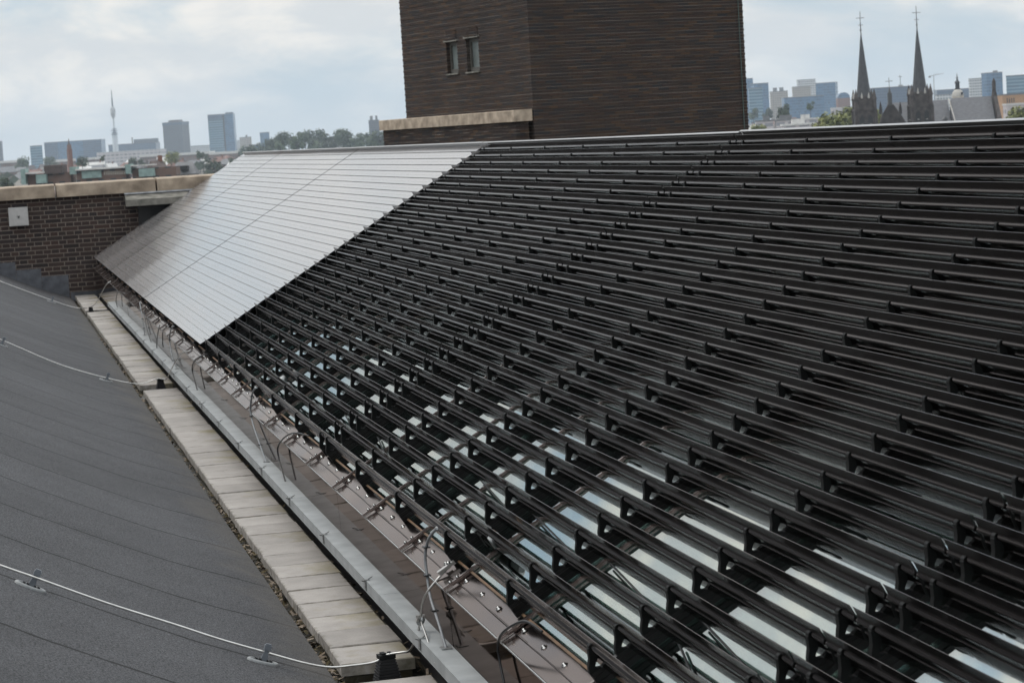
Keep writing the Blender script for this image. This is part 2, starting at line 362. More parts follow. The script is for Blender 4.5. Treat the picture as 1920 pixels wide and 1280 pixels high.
# felt with lap seams every 0.95 m
def feltmat():
    mt, T, B = newmat('bitumen_felt')
    tcn = T.nodes.new('ShaderNodeTexCoord'); sp = T.nodes.new('ShaderNodeSeparateXYZ'); T.links.new(tcn.outputs['Object'], sp.inputs[0])
    def nz(sc, det, rough=.5, strech=None):
        n = T.nodes.new('ShaderNodeTexNoise'); n.inputs['Scale'].default_value = sc; n.inputs['Detail'].default_value = det; n.inputs['Roughness'].default_value = rough
        src = tcn.outputs['Object']
        if strech:
            mp = T.nodes.new('ShaderNodeMapping'); mp.inputs['Scale'].default_value = strech; T.links.new(src, mp.inputs[0]); src = mp.outputs[0]
        T.links.new(src, n.inputs[0]); return n.outputs[0]
    fine = nz(150, 3, .8); mid = nz(3.2, 6, .6); big = nz(.9, 4)
    wob = MA('MULTIPLY_ADD', nz(5, 4), .035, sp.outputs[1], tree=T)
    q = MA('FRACT', MA('DIVIDE', MA('ADD', wob, 100 * .9257 + 1.681 - .018, tree=T), .9257, tree=T), tree=T)
    # distance from the seam line in strips of felt
    line = MA('LESS_THAN', q, MA('MULTIPLY_ADD', nz(40, 3), .022, .015, tree=T), tree=T)
    idx = MA('FLOOR', MA('DIVIDE', MA('ADD', wob, 100 * .9257 + 1.681 - .018, tree=T), .9257, tree=T), tree=T)
    wn = T.nodes.new('ShaderNodeTexWhiteNoise'); wn.noise_dimensions = '1D'; T.links.new(idx, wn.inputs['W'])
    v = MA('MAXIMUM', MA('MULTIPLY_ADD', fine, 7.0, -2.5, tree=T), .12, tree=T)
    v = MA('MULTIPLY', v, MA('MULTIPLY_ADD', mid, .55, .72, tree=T), tree=T)
    v = MA('MULTIPLY', v, MA('MULTIPLY_ADD', big, .5, .75, tree=T), tree=T)
    v = MA('MULTIPLY', v, MA('MULTIPLY_ADD', wn.outputs[0], .14, .93, tree=T), tree=T)
    v = MA('MULTIPLY', v, MA('MULTIPLY_ADD', line, -.88, 1., tree=T), tree=T)
    c = T.nodes.new('ShaderNodeMixRGB'); c.blend_type = 'MULTIPLY'; c.inputs[0].default_value = 1; c.inputs[1].default_value = (.060, .0605, .065, 1)
    T.links.new(v, c.inputs[2])
    # silt washed down to the foot of the slope: edge wanders with the distance x
    silt = T.nodes.new('ShaderNodeMapRange'); T.links.new(MA('MULTIPLY_ADD', nz(2.2, 5, .6, (.6, 1, 1)), .5, sp.outputs[0], tree=T), silt.inputs[0])
    silt.inputs[1].default_value = -.34; silt.inputs[2].default_value = -.12; silt.interpolation_type = 'SMOOTHSTEP'
    s2 = T.nodes.new('ShaderNodeMixRGB'); T.links.new(MA('MULTIPLY', silt.outputs[0], MA('MULTIPLY_ADD', nz(14, 5), .9, 0., tree=T), tree=T), s2.inputs[0])
    T.links.new(c.outputs[0], s2.inputs[1]); s2.inputs[2].default_value = (.115, .105, .095, 1)
    T.links.new(s2.outputs[0], B.inputs['Base Color']); B.inputs['Roughness'].default_value = .85
    B.inputs['Specular IOR Level'].default_value = .3
    bp = T.nodes.new('ShaderNodeBump'); bp.inputs['Strength'].default_value = .55; bp.inputs['Distance'].default_value = .004
    T.links.new(MA('ADD', fine, MA('MULTIPLY', q, -1.2, tree=T), tree=T), bp.inputs['Height']); T.links.new(bp.outputs[0], B.inputs['Normal'])
    return mt
M['felt'] = feltmat()
def slabmat():
    mt, T, B = newmat('concrete_slab')
    tcn = T.nodes.new('ShaderNodeTexCoord'); oi = T.nodes.new('ShaderNodeObjectInfo')
    ad = T.nodes.new('ShaderNodeVectorMath'); ad.operation = 'ADD'
    sc = T.nodes.new('ShaderNodeCombineXYZ'); T.links.new(MA('MULTIPLY', oi.outputs['Random'], 37., tree=T), sc.inputs[0])
    T.links.new(tcn.outputs['Object'], ad.inputs[0]); T.links.new(sc.outputs[0], ad.inputs[1])
    def nz(s, d):
        n = T.nodes.new('ShaderNodeTexNoise'); n.inputs['Scale'].default_value = s; n.inputs['Detail'].default_value = d; n.inputs['Roughness'].default_value = .6
        T.links.new(ad.outputs[0], n.inputs[0]); return n.outputs[0]
    v = MA('MULTIPLY', MA('MULTIPLY_ADD', nz(7, 6), .7, .65, tree=T), MA('MULTIPLY_ADD', nz(120, 3), .35, .83, tree=T), tree=T)
    v = MA('MULTIPLY', v, MA('MULTIPLY_ADD', oi.outputs['Random'], .26, .87, tree=T), tree=T)
    c = T.nodes.new('ShaderNodeMixRGB'); c.blend_type = 'MULTIPLY'; c.inputs[0].default_value = 1; c.inputs[1].default_value = (.325, .302, .282, 1); T.links.new(v, c.inputs[2])
    sp = T.nodes.new('ShaderNodeSeparateXYZ'); T.links.new(tcn.outputs['Object'], sp.inputs[0])
    st = T.nodes.new('ShaderNodeMapRange'); T.links.new(MA('ADD', MA('MULTIPLY', sp.outputs[0], 1.6, tree=T), MA('MULTIPLY', nz(5, 5), 1.3, tree=T), tree=T), st.inputs[0])
    st.inputs[1].default_value = .62; st.inputs[2].default_value = 1.05
    k = MA('MULTIPLY', MA('MULTIPLY', st.outputs[0], .75, tree=T), MA('GREATER_THAN', MA('FRACT', MA('MULTIPLY', oi.outputs['Random'], 13.7, tree=T), tree=T), .55, tree=T), tree=T)
    mx = T.nodes.new('ShaderNodeMixRGB'); T.links.new(k, mx.inputs[0]); T.links.new(c.outputs[0], mx.inputs[1]); mx.inputs[2].default_value = (.20, .17, .075, 1)
    ax = MA('ABSOLUTE', sp.outputs[0], tree=T); ay = MA('ABSOLUTE', sp.outputs[1], tree=T)
    ed = MA('MAXIMUM', MA('SUBTRACT', ax, .1375, tree=T), MA('SUBTRACT', ay, .1515, tree=T), tree=T)
    gm = T.nodes.new('ShaderNodeMapRange'); T.links.new(MA('MULTIPLY_ADD', nz(22, 6), .075, ed, tree=T), gm.inputs[0]); gm.inputs[1].default_value = .026; gm.inputs[2].default_value = .055
    m2 = T.nodes.new('ShaderNodeMixRGB'); T.links.new(MA('MULTIPLY', gm.outputs[0], .8, tree=T), m2.inputs[0]); T.links.new(mx.outputs[0], m2.inputs[1]); m2.inputs[2].default_value = (.07, .06, .035, 1)
    T.links.new(m2.outputs[0], B.inputs['Base Color']); B.inputs['Roughness'].default_value = .85; B.inputs['Specular IOR Level'].default_value = .3
    bp = T.nodes.new('ShaderNodeBump'); bp.inputs['Strength'].default_value = .35; bp.inputs['Distance'].default_value = .004
    T.links.new(nz(60, 5), bp.inputs['Height']); T.links.new(bp.outputs[0], B.inputs['Normal'])
    return mt
M['slab'] = slabmat()
M['gutter'] = mat('wet_mossy_gutter', (.018, .014, .009), .5, scale=9, col2=(.05, .042, .022), var=.3, bump=.6, bscale=30, det=7)
M['debris'] = mat('dry_leaf_litter', (.30, .25, .20), .9, scale=40, col2=(.12, .085, .055), var=.2)
M['moss'] = mat('dark_moss', (.035, .028, .010), .95, scale=30, col2=(.09, .065, .025), var=.3)
M['ground'] = mat('city_ground', (.07, .075, .06), .9, scale=.012, col2=(.16, .155, .15), var=.4, det=8)

# ------------------------------------------------------------------ setting: ground, felt roof, gutter
g = MB(); g.add([(-9000, -3000, ZG), (9000, -3000, ZG), (9000, 9500, ZG), (-9000, 9500, ZG)], [(0, 1, 2, 3)])
tag(g.build('ground', M['ground']), kind='structure')
Y0, Y1 = -13.5, 22.4
prof = [(-7, 2.55), (-4.0, 1.08), (-2.2, .215), (-1.515, -.105), (-1.37, -.178), (-1.085, -.31), (-.83, -.425), (-.66, -.492), (-.55, -.53), (-.45, -.568), (-.37, -.60), (-.345, -.612)]
prof = [(near((x, 0, z), KG).x, near((x, 0, z), KG).z) for x, z in prof]
fb = MB(); pp = [Vector((x, Y0, z)) for x, z in prof]; n = len(pp); L = Vector((0, Y1 - Y0, 0))
fb.add(pp + [p + L for p in pp], [(i, i + 1, n + i + 1, n + i) for i in range(n - 1)], True)
fb.add([pp[-1], pp[-1] + L, pp[-1] + L + Vector((.004, 0, -.05)), pp[-1] + Vector((.004, 0, -.05))], [(0, 3, 2, 1)])
tag(fb.build('felt_roof', M['felt']), kind='structure')
gb = MB(); gb.box((-.17, (Y0 + Y1) / 2, -.65), (.46, Y1 - Y0, .09))
tag(gb.build('gutter_floor', M['gutter']), kind='structure')
# leaf litter in the gutter
db = MB(); rng = random.Random(3)
for i in range(2600):
    y = rng.uniform(-4.2, 16) if rng.random() < .6 else rng.uniform(-4.0, 2.5)
    side = rng.random()
    x = rng.uniform(-.348, -.305) if side < .78 else rng.uniform(-.02, .03)
    cl = math.sin(y * 9.1) + math.sin(y * 23.7 + 1)
    if cl < -.3 and rng.random() < .7: continue
    z = -.655 + rng.uniform(.0, .03) if side >= .78 else -.655 + rng.uniform(0, .035)
    a = rng.uniform(0, 6.28); t = rng.uniform(-.7, .7); l = rng.uniform(.006, .017); w = l * rng.uniform(.2, .5)
    d1 = Vector((math.cos(a) * math.cos(t), math.sin(a) * math.cos(t), math.sin(t))) * l; d2 = Vector((-math.sin(a), math.cos(a), .3)) * w
    c = near((x, y, z + .004), KG); db.cur = 0 if rng.random() < .5 else 1
    db.add([c - d1 - d2, c + d1 - d2, c + d1 + d2, c - d1 + d2], [(0, 1, 2, 3)])
tag(db.build('leaf_litter', [M['debris'], M['moss']]), 'dry leaf litter and moss lying in the gutter along the slabs', 'litter', kind='stuff')

# ------------------------------------------------------------------ glass roof
SE = 2.50                                           # top of slope
gr = link('glass_roof', None, None, (0, 0, 0))
tag(gr, 'sloping glass roof with bronze flashing and glazing bars under the louvers', 'roof')
bars = [-3.235 + .866 * k for k in range(-11, 31)]
bars = [y for y in bars if Y0 < y < 22.3]
edges = [Y0] + bars + [22.35]
for a, b in zip(edges, edges[1:]):
    pb = MB(); c = roof((SE - .030) / 2, (a + b) / 2, -.107); j = random.uniform(-.0022, .0022); k = random.uniform(-.0022, .0022)
    pb.box(c, (SE + .030, b - a - .05, .004), (SD + ND * j).normalized(), Vector((0, 1, 0)) + ND * k, ND)
    pb.build('glass_pane', M['glass'], gr)
    pb = MB(); pb.box(c - ND * .032, (SE + .030, b - a - .05, .008), (SD + ND * (j + .0012)).normalized(), Vector((0, 1, 0)) + ND * k, ND); pb.build('inner_pane', M['glass2'], gr)
for y in bars:
    b = MB(); b.box(roof(1.176, y, -.101), (2.62, .034, .008), SD, (0, 1, 0), ND)
    b.box(roof(1.176, y, -.0955), (2.62, .014, .003), SD, (0, 1, 0), ND)
    b.cur = 1
    for s in ((-.101, -.071) if y < 7 else ()): b.lathe(roof(s, y, -.094), [(.0065, 0), (.0065, .004), (.003, .007)], 8, axis=ND)
    if y < 7: b.box(roof(-.116, y, -.1035), (.030, .040, .006), SD, (0, 1, 0), ND)
    o = b.build('glazing_bar', [M['bar'], M['steel']], gr)
b = MB()
for a, c in zip(edges, edges[1:]):                  # folded sill sheets, slightly buckled, with a rolled lip
    ph = random.uniform(-.25, .25); am = random.uniform(.0014, .0026); m_ = 16
    for s0, s1, n0 in ((-.131, -.078, -.113), (-.078, -.026, -.1075)):
        g_ = [roof(s_, a + .003 + (c - a - .006) * t / m_, n0 - am * math.cos(2 * math.pi * (t / m_ + ph)) * (1 if s_ > -.13 else .6)) for s_ in (s0, s1) for t in range(m_ + 1)]
        b.add(g_, [(t, m_ + 1 + t, m_ + 2 + t, t + 1) for t in range(m_)], True)
b.tube([roof(-.0785, Y0, -.1115), roof(-.0785, 22.35, -.1115)], .0035, 8)
b.box(roof(-.075, (Y0 + 22.35) / 2, -.1215), (.11, 22.35 - Y0, .006), SD, (0, 1, 0), ND)
b.build('sill_flashing', M['flash'], gr)
b = MB(); b.box(roof(-.0225, (Y0 + 22.35) / 2, -.106), (.008, 22.35 - Y0, .008), SD, (0, 1, 0), ND); b.build('edge_seal', M['seal'], gr)
xf = -.053; fz1 = -.1645
sy = [-11.6, -9.0, -6.1, -3.245, -.69, 1.87, 4.43, 6.98, 9.5, 12.0, 14.7, 17.2, 19.7, 22.35]
for a, c in zip([Y0] + sy, sy):
    b = MB(); tl = R_(3.0 + random.uniform(-.25, .25)); Zv = Vector((-math.sin(tl), 0, math.cos(tl))); Xv = Vector((math.cos(tl), random.uniform(-.002, .002), math.sin(tl)))
    b.box(Vector((xf + .004, (a + c) / 2, fz1)) - Zv * .17, (.008, c - a - .004, .34), Xv, (0, 1, 0), Zv)
    b.build('fascia_sheet', M['fascia'], gr)
b = MB(); b.tube([(xf - .001, Y0, fz1 + .001), (xf - .001, 22.35, fz1 + .001)], .0035, 8); b.build('fascia_lip', M['steel'], gr)
bm = MB(); bm.lathe((0, 0, 0), [(.011, 0), (.011, .0025), (.0065, .003), (.0065, .007), (.003, .009)], 12, axis=ND)
bolt = bm.mesh('bolt', M['steel'])
nb = 0
for y in bars:
    for dy in ((-.065, -.32, -.57) if y < 6.5 else (-.065,)):
        if -5.2 < y + dy < 14 and nb < 100:
            link('bolt', bolt, gr, roof(-.057, y + dy, -.1075)); nb += 1
for y0_, y1_, n_ in ((-13.4, -6.02, .041), (-6.0, -.02, .040), (0, 6.0, .034), (6.02, 12.0, .036), (12.02, 18.02, .035), (18.04, 22.3, .034)):
    b = MB(); b.box(roof(2.489, (y0_ + y1_) / 2, n_ - .002), (.014, y1_ - y0_, .004), SD, (0, 1, 0), ND)
    b.box(roof(2.497, (y0_ + y1_) / 2, n_ - .085), (.004, y1_ - y0_, .166), SD, (0, 1, 0), ND)
    b.build('ridge_cap', M['ridge'], gr)
SD2 = Vector((math.cos(AL), 0, -math.sin(AL)))
top = roof(SE + .003, 0, -.02)
b = MB(); c = top + SD2 * 1.5; b.box((c.x, (Y0 + 22.35) / 2, c.z), (3.0, 22.35 - Y0, .03), SD2, (0, 1, 0), (math.sin(AL), 0, math.cos(AL)))
b.build('rear_slope', M['roofgrey'], gr)
b = MB(); b.prism([Vector((0, 22.352, -.55)), roof(-.06, 22.352, -.125), roof(SE, 22.352, -.125), Vector((top.x, 22.352, -.55))], (0, .03, 0)); b.build('gable_end', M['darkmetal'], gr)
b = MB(); b.box((1.1, (Y0 + 22.3) / 2, -.62), (2.2, 22.3 - Y0, .1)); b.build('inner_floor', M['darkmetal'], gr)

# ------------------------------------------------------------------ louver blades
mmv = lambda pts: [(a / 1000, c / 1000) for a, c in pts]
BP = [(7.5, 36.5), (6.1, 36.5), (4.6, 16), (3.2, 9.4), (1.3, 6.6), (-1.2, 5.0), (-3.3, 2.8), (-4.6, -.2), (-4.2, -3.4), (-1.8, -5.6), (1.4, -9), (2.4, -14), (2.2, -25.5), (1.2, -28.5),
      (-1.0, -30.5), (-4.8, -55.5), (-4.1, -58.4), (6.6, -59.0), (7.5, -8), (7.5, 10)]
BP = mmv(BP)
def blade_mesh(length):
    mb = MB(); k = len(BP)
    vs = [(a, -length / 2, c) for a, c in BP] + [(a, length / 2, c) for a, c in BP]
    for i in range(k):
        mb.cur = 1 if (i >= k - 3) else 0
        sm = False
        b0 = len(mb.v); j = (i + 1) % k
        mb.add([vs[i], vs[j], vs[k + j], vs[k + i]], [(0, 1, 2, 3)], sm)
    mb.cur = 0; mb.add(vs[:k], [list(range(k))]); mb.add(vs[k:], [list(range(k))[::-1]])
    me = mb.mesh('louver_blade', [M['tube'], M['blade']])
    import bmesh
    bm = bmesh.new(); bm.from_mesh(me); bmesh.ops.remove_doubles(bm, verts=bm.verts, dist=1e-6)
    for e in bm.edges:
        if len(e.link_faces) == 2 and (e.calc_face_angle(0) > R_(38) or e.link_faces[0].material_index != e.link_faces[1].material_index): e.smooth = False
    for f in bm.faces: f.smooth = True
    bmesh.ops.recalc_face_normals(bm, faces=bm.faces); bm.to_mesh(me); bm.free()
    return me
def tube_mesh(length):
    mb = MB(); mb.tube([(.0018, -length / 2 - .006, -.001), (.0018, length / 2 + .006, -.001)], .006, 14); return mb.mesh('pivot_tube', M['tube'])
def cap_mesh():
    mb = MB()
    q = [(a * 1.02, 0, c * 1.01) for a, c in BP]
    mb.prism(q, (0, .003, 0)); return mb.mesh('end_cap', M['black'])
PAN = [  # y0, y1, open, where
    (18.03, 22.30, False, 'against the brick wall'),
    (12.02, 18.02, False, 'in the middle closed section'),
    (6.01, 12.01, False, 'in the closed section beside open blades'),
    (0.0, 6.0, True, 'in the section beside the pale blades'),
    (-6.01, -.01, True, 'in the middle open section'),
    (-12.02, -6.02, True, 'in the open section farthest from pale blades')]
basis = Matrix(((SD.x, 0, ND.x), (SD.y, 1, ND.y), (SD.z, 0, ND.z)))
capm = cap_mesh()
for y0, y1, op, where in PAN:
    ln = y1 - y0 - (.014 if op else .034); bmesh_ = blade_mesh(ln); tm = tube_mesh(ln)
    for r in range(29):
        o = link('sun_louver', bmesh_); o.location = roof(r * ROW, (y0 + y1) / 2, 0)
        jit = random.uniform(-.7, .7)
        ang = R_(1.5 + jit) if op else R_(-88.3 + jit * .12)
        o.rotation_mode = 'QUATERNION'
        o.rotation_quaternion = (basis @ Matrix.Rotation(ang, 3, 'Y')).to_quaternion()
        tag(o, f"{'dark open' if op else 'pale closed'} louver {where}, {ordn(r + 1)} row above the gutter", 'louver blade',
            'open dark louver blades' if op else 'closed pale louver blades')
        link('pivot_tube', tm, o)
        c = link('end_cap', capm, o, (0, -ln / 2 - .003, 0))

# ------------------------------------------------------------------ support rails with brackets
def rail_mesh():
    q = [(-.012, -.060), (.012, -.060), (.012, -.1045), (-.012, -.1045), (-.012, -.094), (-.0155, -.093), (-.0155, -.088), (-.012, -.087), (-.012, -.078), (-.0155, -.077), (-.0155, -.071), (-.012, -.070)]
    mb = MB(); mb.prism([roof(-.042, a, c) for a, c in q], SD * (SE + .03)); return mb.mesh('support_rail', M['rail'])
def bracket_mesh():
    mb = MB()
    th = .020
    out = [(-.010, .003), (-.0145, -.008), (-.023, -.024), (-.037, -.041), (-.0435, -.055), (-.041, -.0645), (-.006, -.0645), (-.008, -.0585), (-.0185, -.0535), (-.0195, -.047), (-.013, -.0405), (-.004, -.035), (.002, -.030), (.005, -.018), (.010, .002)]
    mb.prism([roof(a, -th / 2, c) for a, c in out], (0, th, 0))
    mb.tube([roof(.0012, -.009, -.001), roof(.0012, .009, -.001)], .0104, 14)                       # ring round the tube
    mb.box(roof(-.026, 0, -.0605), (.034, .022, .005), SD, (0, 1, 0), ND)           # foot on the rail
    mb.cur = 1; mb.tube([roof(.0012, .0088, -.001), roof(.0012, .0112, -.001)], .0086, 14)
    return mb.mesh('bracket', [M['black'], M['galv']])
rm, bk = rail_mesh(), bracket_mesh()
rd = 0
names = []
for y0, y1, op, where in PAN[::-1]:
    loc = [.1, 1, 2, 3, 4, 5, 5.9] if y1 - y0 > 5 else [.1, 1, 2, 3, 4.17]
    for i, q in enumerate(loc):
        y = y0 + q
        o = link('support_rail', rm, None, (0, y, 0))
        sec = {PAN[5][3]: 'in the open section farthest from pale blades', PAN[4][3]: 'in the middle one of the open sections', PAN[3][3]: 'in the open section beside the pale blades',
               PAN[2][3]: 'under the pale blades meeting the open ones', PAN[1][3]: 'under the middle section of pale blades', PAN[0][3]: 'under the pale blades against the brick wall'}[where]
        tag(o, f"black rail {sec}, {ordn(len(loc) - i)} from its wall end", 'rail', 'black rails carrying the louver blades')
        for r in range(29 if op else 0):
            link('bracket', bk, o, SD * (r * ROW))
# bracing rods and drives
def rod(i, a, b, where):
    a, b = near(a, .9854), near(b, .9854); mb = MB(); mb.tube([a, b], .0038, 6)
    tag(mb.build('bracing_rod', M['cable']), where, 'rod', 'thin bracing rods under the blades')
RODS = [((.30, -5.02, .05), (.245, -5.75, .018)), ((.302, -4.02, .051), (.25, -4.83, .022)), ((.30, -3.04, .05), (.255, -3.90, .024)), ((.305, -2.08, .053), (.262, -2.85, .028)), ((.228, -5.04, .008), (.165, -5.42, -.03)), ((.23, -.10, .01), (.178, -.68, -.022)), ((.23, .93, .009), (.182, .27, -.02))]
for i, (a, b) in enumerate(RODS):
    yy = 'in the middle open section' if a[1] < 0 else 'beside the pale blades'
    rod(i, a, b, f"thin black bracing rod {yy}, {ordn(i + 1)} from the near end")
def drive(y, s, where):
    o = link('louver_drive', None, None, roof(s, y, -.072)); o.rotation_mode = 'QUATERNION'; o.rotation_quaternion = basis.to_quaternion()
    tag(o, where, 'drive motor', 'louver drives between the rails')
    b = MB(); b.tube([(0, -.05, 0), (0, .16, 0)], .024, 14); b.box((0, .19, 0), (.05, .07, .05)); b.build('motor', M['black'], o)
    b = MB(); b.tube([(0, -.16, 0), (0, -.05, 0)], [.012, .015], 12); b.build('shaft', M['galv'], o)
    b = MB(); b.lathe((-.005, -.03, .03), [(.022, -.02), (.026, -.01), (.026, .01), (.018, .02)], 12, axis=(1, 0, 0)); b.build('crank', M['galv'], o)
    mb2 = mat('brass', (.55, .33, .16), .3, 1.) if 'brass' not in bpy.data.materials else bpy.data.materials['brass']
    b = MB(); b.lathe((.01, .06, .03), [(.008, -.03), (.010, -.02), (.010, .02), (.006, .03)], 10, axis=(0, 1, 0)); b.build('brass_nut', mb2, o)
drive(-3.30, .105, 'black louver drive with brass nut at the third row of the middle open section')
drive(2.55, .13, 'black louver drive with brass nut beside the pale closed blades')

# ------------------------------------------------------------------ walkway slabs
def slab_mesh():
    mb = MB(); a, h, t, e = .1375, .1515, .045, .004
    vs = [(-a, -h, -t), (a, -h, -t), (a, h, -t), (-a, h, -t), (-a, -h, -e), (a, -h, -e), (a, h, -e), (-a, h, -e), (-a + e, -h + e, 0), (a - e, -h + e, 0), (a - e, h - e, 0), (-a + e, h - e, 0)]
    mb.add(vs, [(0, 3, 2, 1), (0, 1, 5, 4), (1, 2, 6, 5), (2, 3, 7, 6), (3, 0, 4, 7), (4, 5, 9, 8), (5, 6, 10, 9), (6, 7, 11, 10), (7, 4, 8, 11), (8, 9, 10, 11)])
    return mb.mesh('paving_slab', M['slab'])
sm_ = slab_mesh(); PI = .3085
runs = [(-2.835, -1, 8, 'nearer than the first rubber foot'), (-2.533, 1, 35, 'beyond the first rubber foot'), (8.68, 1, 32, 'beyond the second rubber foot'), (18.89, 1, 12, 'between the third rubber foot and wall')]
for ys, dr, cnt, where in runs:
    for i in range(cnt):
        y = ys + dr * PI * (i + .5)
        if y + .15 > 22.38: continue
        o = link('paving_slab', sm_, None, (-.1945 + random.uniform(-.003, .003), y, -.53 + random.uniform(-.004, .003)))
        o.rotation_euler = (random.uniform(-.008, .008), random.uniform(-.010, .010), random.uniform(-.008, .008) + (math.pi if False else 0))
        tag(o, f"concrete walkway slab {where}, {ordn(i + 1)} from that foot", 'paving slab', 'concrete slabs along the gutter')
# bedding below the slabs
b = MB()
for ys, dr, cnt, w in runs:
    y1 = ys + dr * PI * cnt; b.box((-.1945, (ys + min(y1, 22.38)) / 2, -.59), (.25, abs(min(y1, 22.38) - ys) - .02, .035))
tag(b.build('slab_bedding', M['gutter']), kind='structure')

# ------------------------------------------------------------------ cable duct
du = link('cable_duct', None, None, (0, 0, 0)); tag(du, 'long grey painted cable duct along the foot of the bronze fascia', 'cable duct')
cuts = [-13.4, -10.3, -7.6, -4.9, -2.2, .45, 3.1, 5.8, 8.5, 11.2, 13.9, 17.4]
for a, c in zip(cuts, cuts[1:]):
    b = MB(); w = random.uniform(-.002, .002)
    b.box((-.0835 + w, (a + c) / 2, -.3755), (.081, c - a - .004, .049)); b.build('duct_section', M['duct'], du)
for i in range(20):
    y = -6.6 + i * 1.18
    if y > 17: break
    b = MB(); b.box((-.1285, y, -.370), (.003, .022, .038)); b.box((-.120, y, -.3495), (.020, .022, .003)); b.tube([(-.129, y, -.355), (-.143, y - .006, -.349)], .0022, 5); b.tube([(-.115, y, -.346), (-.097, y + .02, -.342)], .002, 5)
    b.build('duct_clip', M['galv'], du)

# ------------------------------------------------------------------ lightning conductor wires, holders, feet
def wire(name, pts, label, r=.004, m_='wire', cat='wire', group=None, sh=0):
    if sh: pts = [near(p, KG) for p in pts[:sh]] + [near(p) for p in pts[sh:]] if sh > 0 else [near(p) for p in pts]
    b = MB(); b.tube(smoothpath(pts, 6), r, 8); return tag(b.build(name, M[m_]), label, cat, group)
wire('lightning_wire', [(-2.6, -2.47, .46), (-2.0, -2.46, .176), (-1.52, -2.45, -.057), (-1.403, -2.45, -.112), (-1.156, -2.45, -.231), (-.92, -2.45, -.334), (-.76, -2.455, -.405), (-.599, -2.45, -.471), (-.46, -2.455, -.525), (-.367, -2.46, -.55), (-.29, -2.46, -.553), (-.2, -2.465, -.548), (-.155, -2.47, -.525), (-.10, -2.50, -.515), (-.08, -2.55, -.50), (-.066, -2.65, -.43), (-.06, -2.715, -.352), (-.058, -2.752, -.295), (-.045, -2.785, -.25), (-.01, -2.80, -.205), (.03, -2.80, -.168), (.045, -2.80, -.158)],
     'white aluminium lightning wire across the felt beside the first rubber foot', .0042, sh=15)
wire('lightning_wire', [(-2.6, 9.3, .48), (-2.0, 9.27, .178), (-1.424, 9.25, -.103), (-.966, 9.25, -.345), (-.576, 9.25, -.497), (-.339, 9.25, -.566), (-.25, 9.24, -.565), (-.15, 9.2, -.535), (-.115, 8.95, -.52), (-.10, 8.72, -.49), (-.09, 8.05, -.33), (-.05, 7.6, -.20), (.0, 7.38, -.17)],
     'white lightning wire crossing the felt at the second rubber foot', .0042, sh=9)
wire('lightning_wire', [(-2.2, 20.35, .28), (-1.334, 20.3, -.157), (-.69, 20.3, -.455), (-.451, 20.3, -.555), (-.33, 20.2, -.575), (-.24, 19.6, -.53), (-.19, 19.0, -.45), (-.12, 17.7, -.175), (-.06, 17.6, -.12)],
     'white lightning wire nearest the stepped lead flashing of the brick wall', .0042, sh=7)
def felt_z(x):
    for (a, z0), (c, z1) in zip(prof, prof[1:]):
        if a <= x <= c: return z0 + (z1 - z0) * (x - a) / (c - a), math.atan2(z1 - z0, c - a)
def holder(x, y, label, wz=None):
    q = near((x, y, 0), KG); x, y = q.x, q.y; z, t = felt_z(x)
    o = link('wire_holder', None, None, (x, y, z)); o.rotation_euler = (0, -t, 0); tag(o, label, 'wire holder', 'plastic holders of the lightning wires')
    k = 24; b = MB(); ring = []
    for rr, zz in ((1, 0), (1, .006), (.93, .010), (.80, .010), (.76, .004)):
        ring += [(.058 * rr * math.cos(2 * math.pi * j / k), .030 * rr * math.sin(2 * math.pi * j / k), zz) for j in range(k)]
    b.add(ring, [(i * k + j, i * k + (j + 1) % k, (i + 1) * k + (j + 1) % k, (i + 1) * k + j) for i in range(4) for j in range(k)], True)
    b.build('base_plate', M['plate'], o)
    b = MB(); b.add([(.045 * math.cos(2 * math.pi * j / k), .0235 * math.sin(2 * math.pi * j / k), .0035) for j in range(k)], [list(range(k))])
    for a in (-.026, -.012, .014, .028): b.box((a, 0, .009), (.008, .026, .012))
    b.build('pad', M['rubber'], o)
    b = MB(); b.prism([(-.012, -.007, .004), (.016, -.007, .004), (.009, -.006, .05), (-.003, -.006, .05)], (0, .013, 0)); b.build('stem', M['clip'], o)
    b = MB(); b.box((.004, 0, .057), (.024, .020, .018)); b.box((.004, -.002, .068), (.018, .012, .006)); b.build('wire_clip', M['clip'], o)
holder(-1.422, -2.43, 'grey oval wire holder on the felt, higher one on the near lightning wire')
holder(-.611, -2.45, 'grey oval wire holder on the felt, lower one on the near lightning wire')
holder(-.577, 9.22, 'grey oval wire holder on the lightning wire leading to the second rubber foot')
holder(-1.42, 9.25, 'grey oval wire holder above on the second lightning wire at the frame edge')
holder(-.706, 20.27, 'grey wire holder on the lightning wire near the stepped lead flashing')
def foot(x, y, z, label, s=1.):
    o = link('rubber_foot', None, None, near((x, y, z + .005), KG)); o.scale = (s, s, s); o.rotation_euler = (0, 0, .12); tag(o, label, 'rubber foot', 'rubber feet carrying the lightning wires')
    b = MB(); lv = 11
    for i in range(lv):
        t = i / lv; w = .105 - .05 * t; d = .085 - .042 * t; h = .115 / lv
        b.box((0, 0, h * (i + .32)), (w, d, h * .64)); b.box((0, 0, h * (i + .82)), (w - .010, d - .010, h * .36))
    b.build('ribbed_block', M['rubber'], o)
    b = MB(); b.box((0, 0, .122), (.060, .046, .014)); b.box((-.012, 0, .132), (.016, .030, .008)); b.box((.014, 0, .132), (.012, .026, .006)); b.build('wire_cap', M['black'], o)
foot(-.155, -2.465, -.66, 'black ribbed rubber foot standing in the near gap between slabs')
foot(-.135, 9.05, -.645, 'black rubber foot between slabs at the second lightning wire', .85)
foot(-.24, 19.52, -.645, 'small black rubber foot between slabs close to the brick wall', .8)
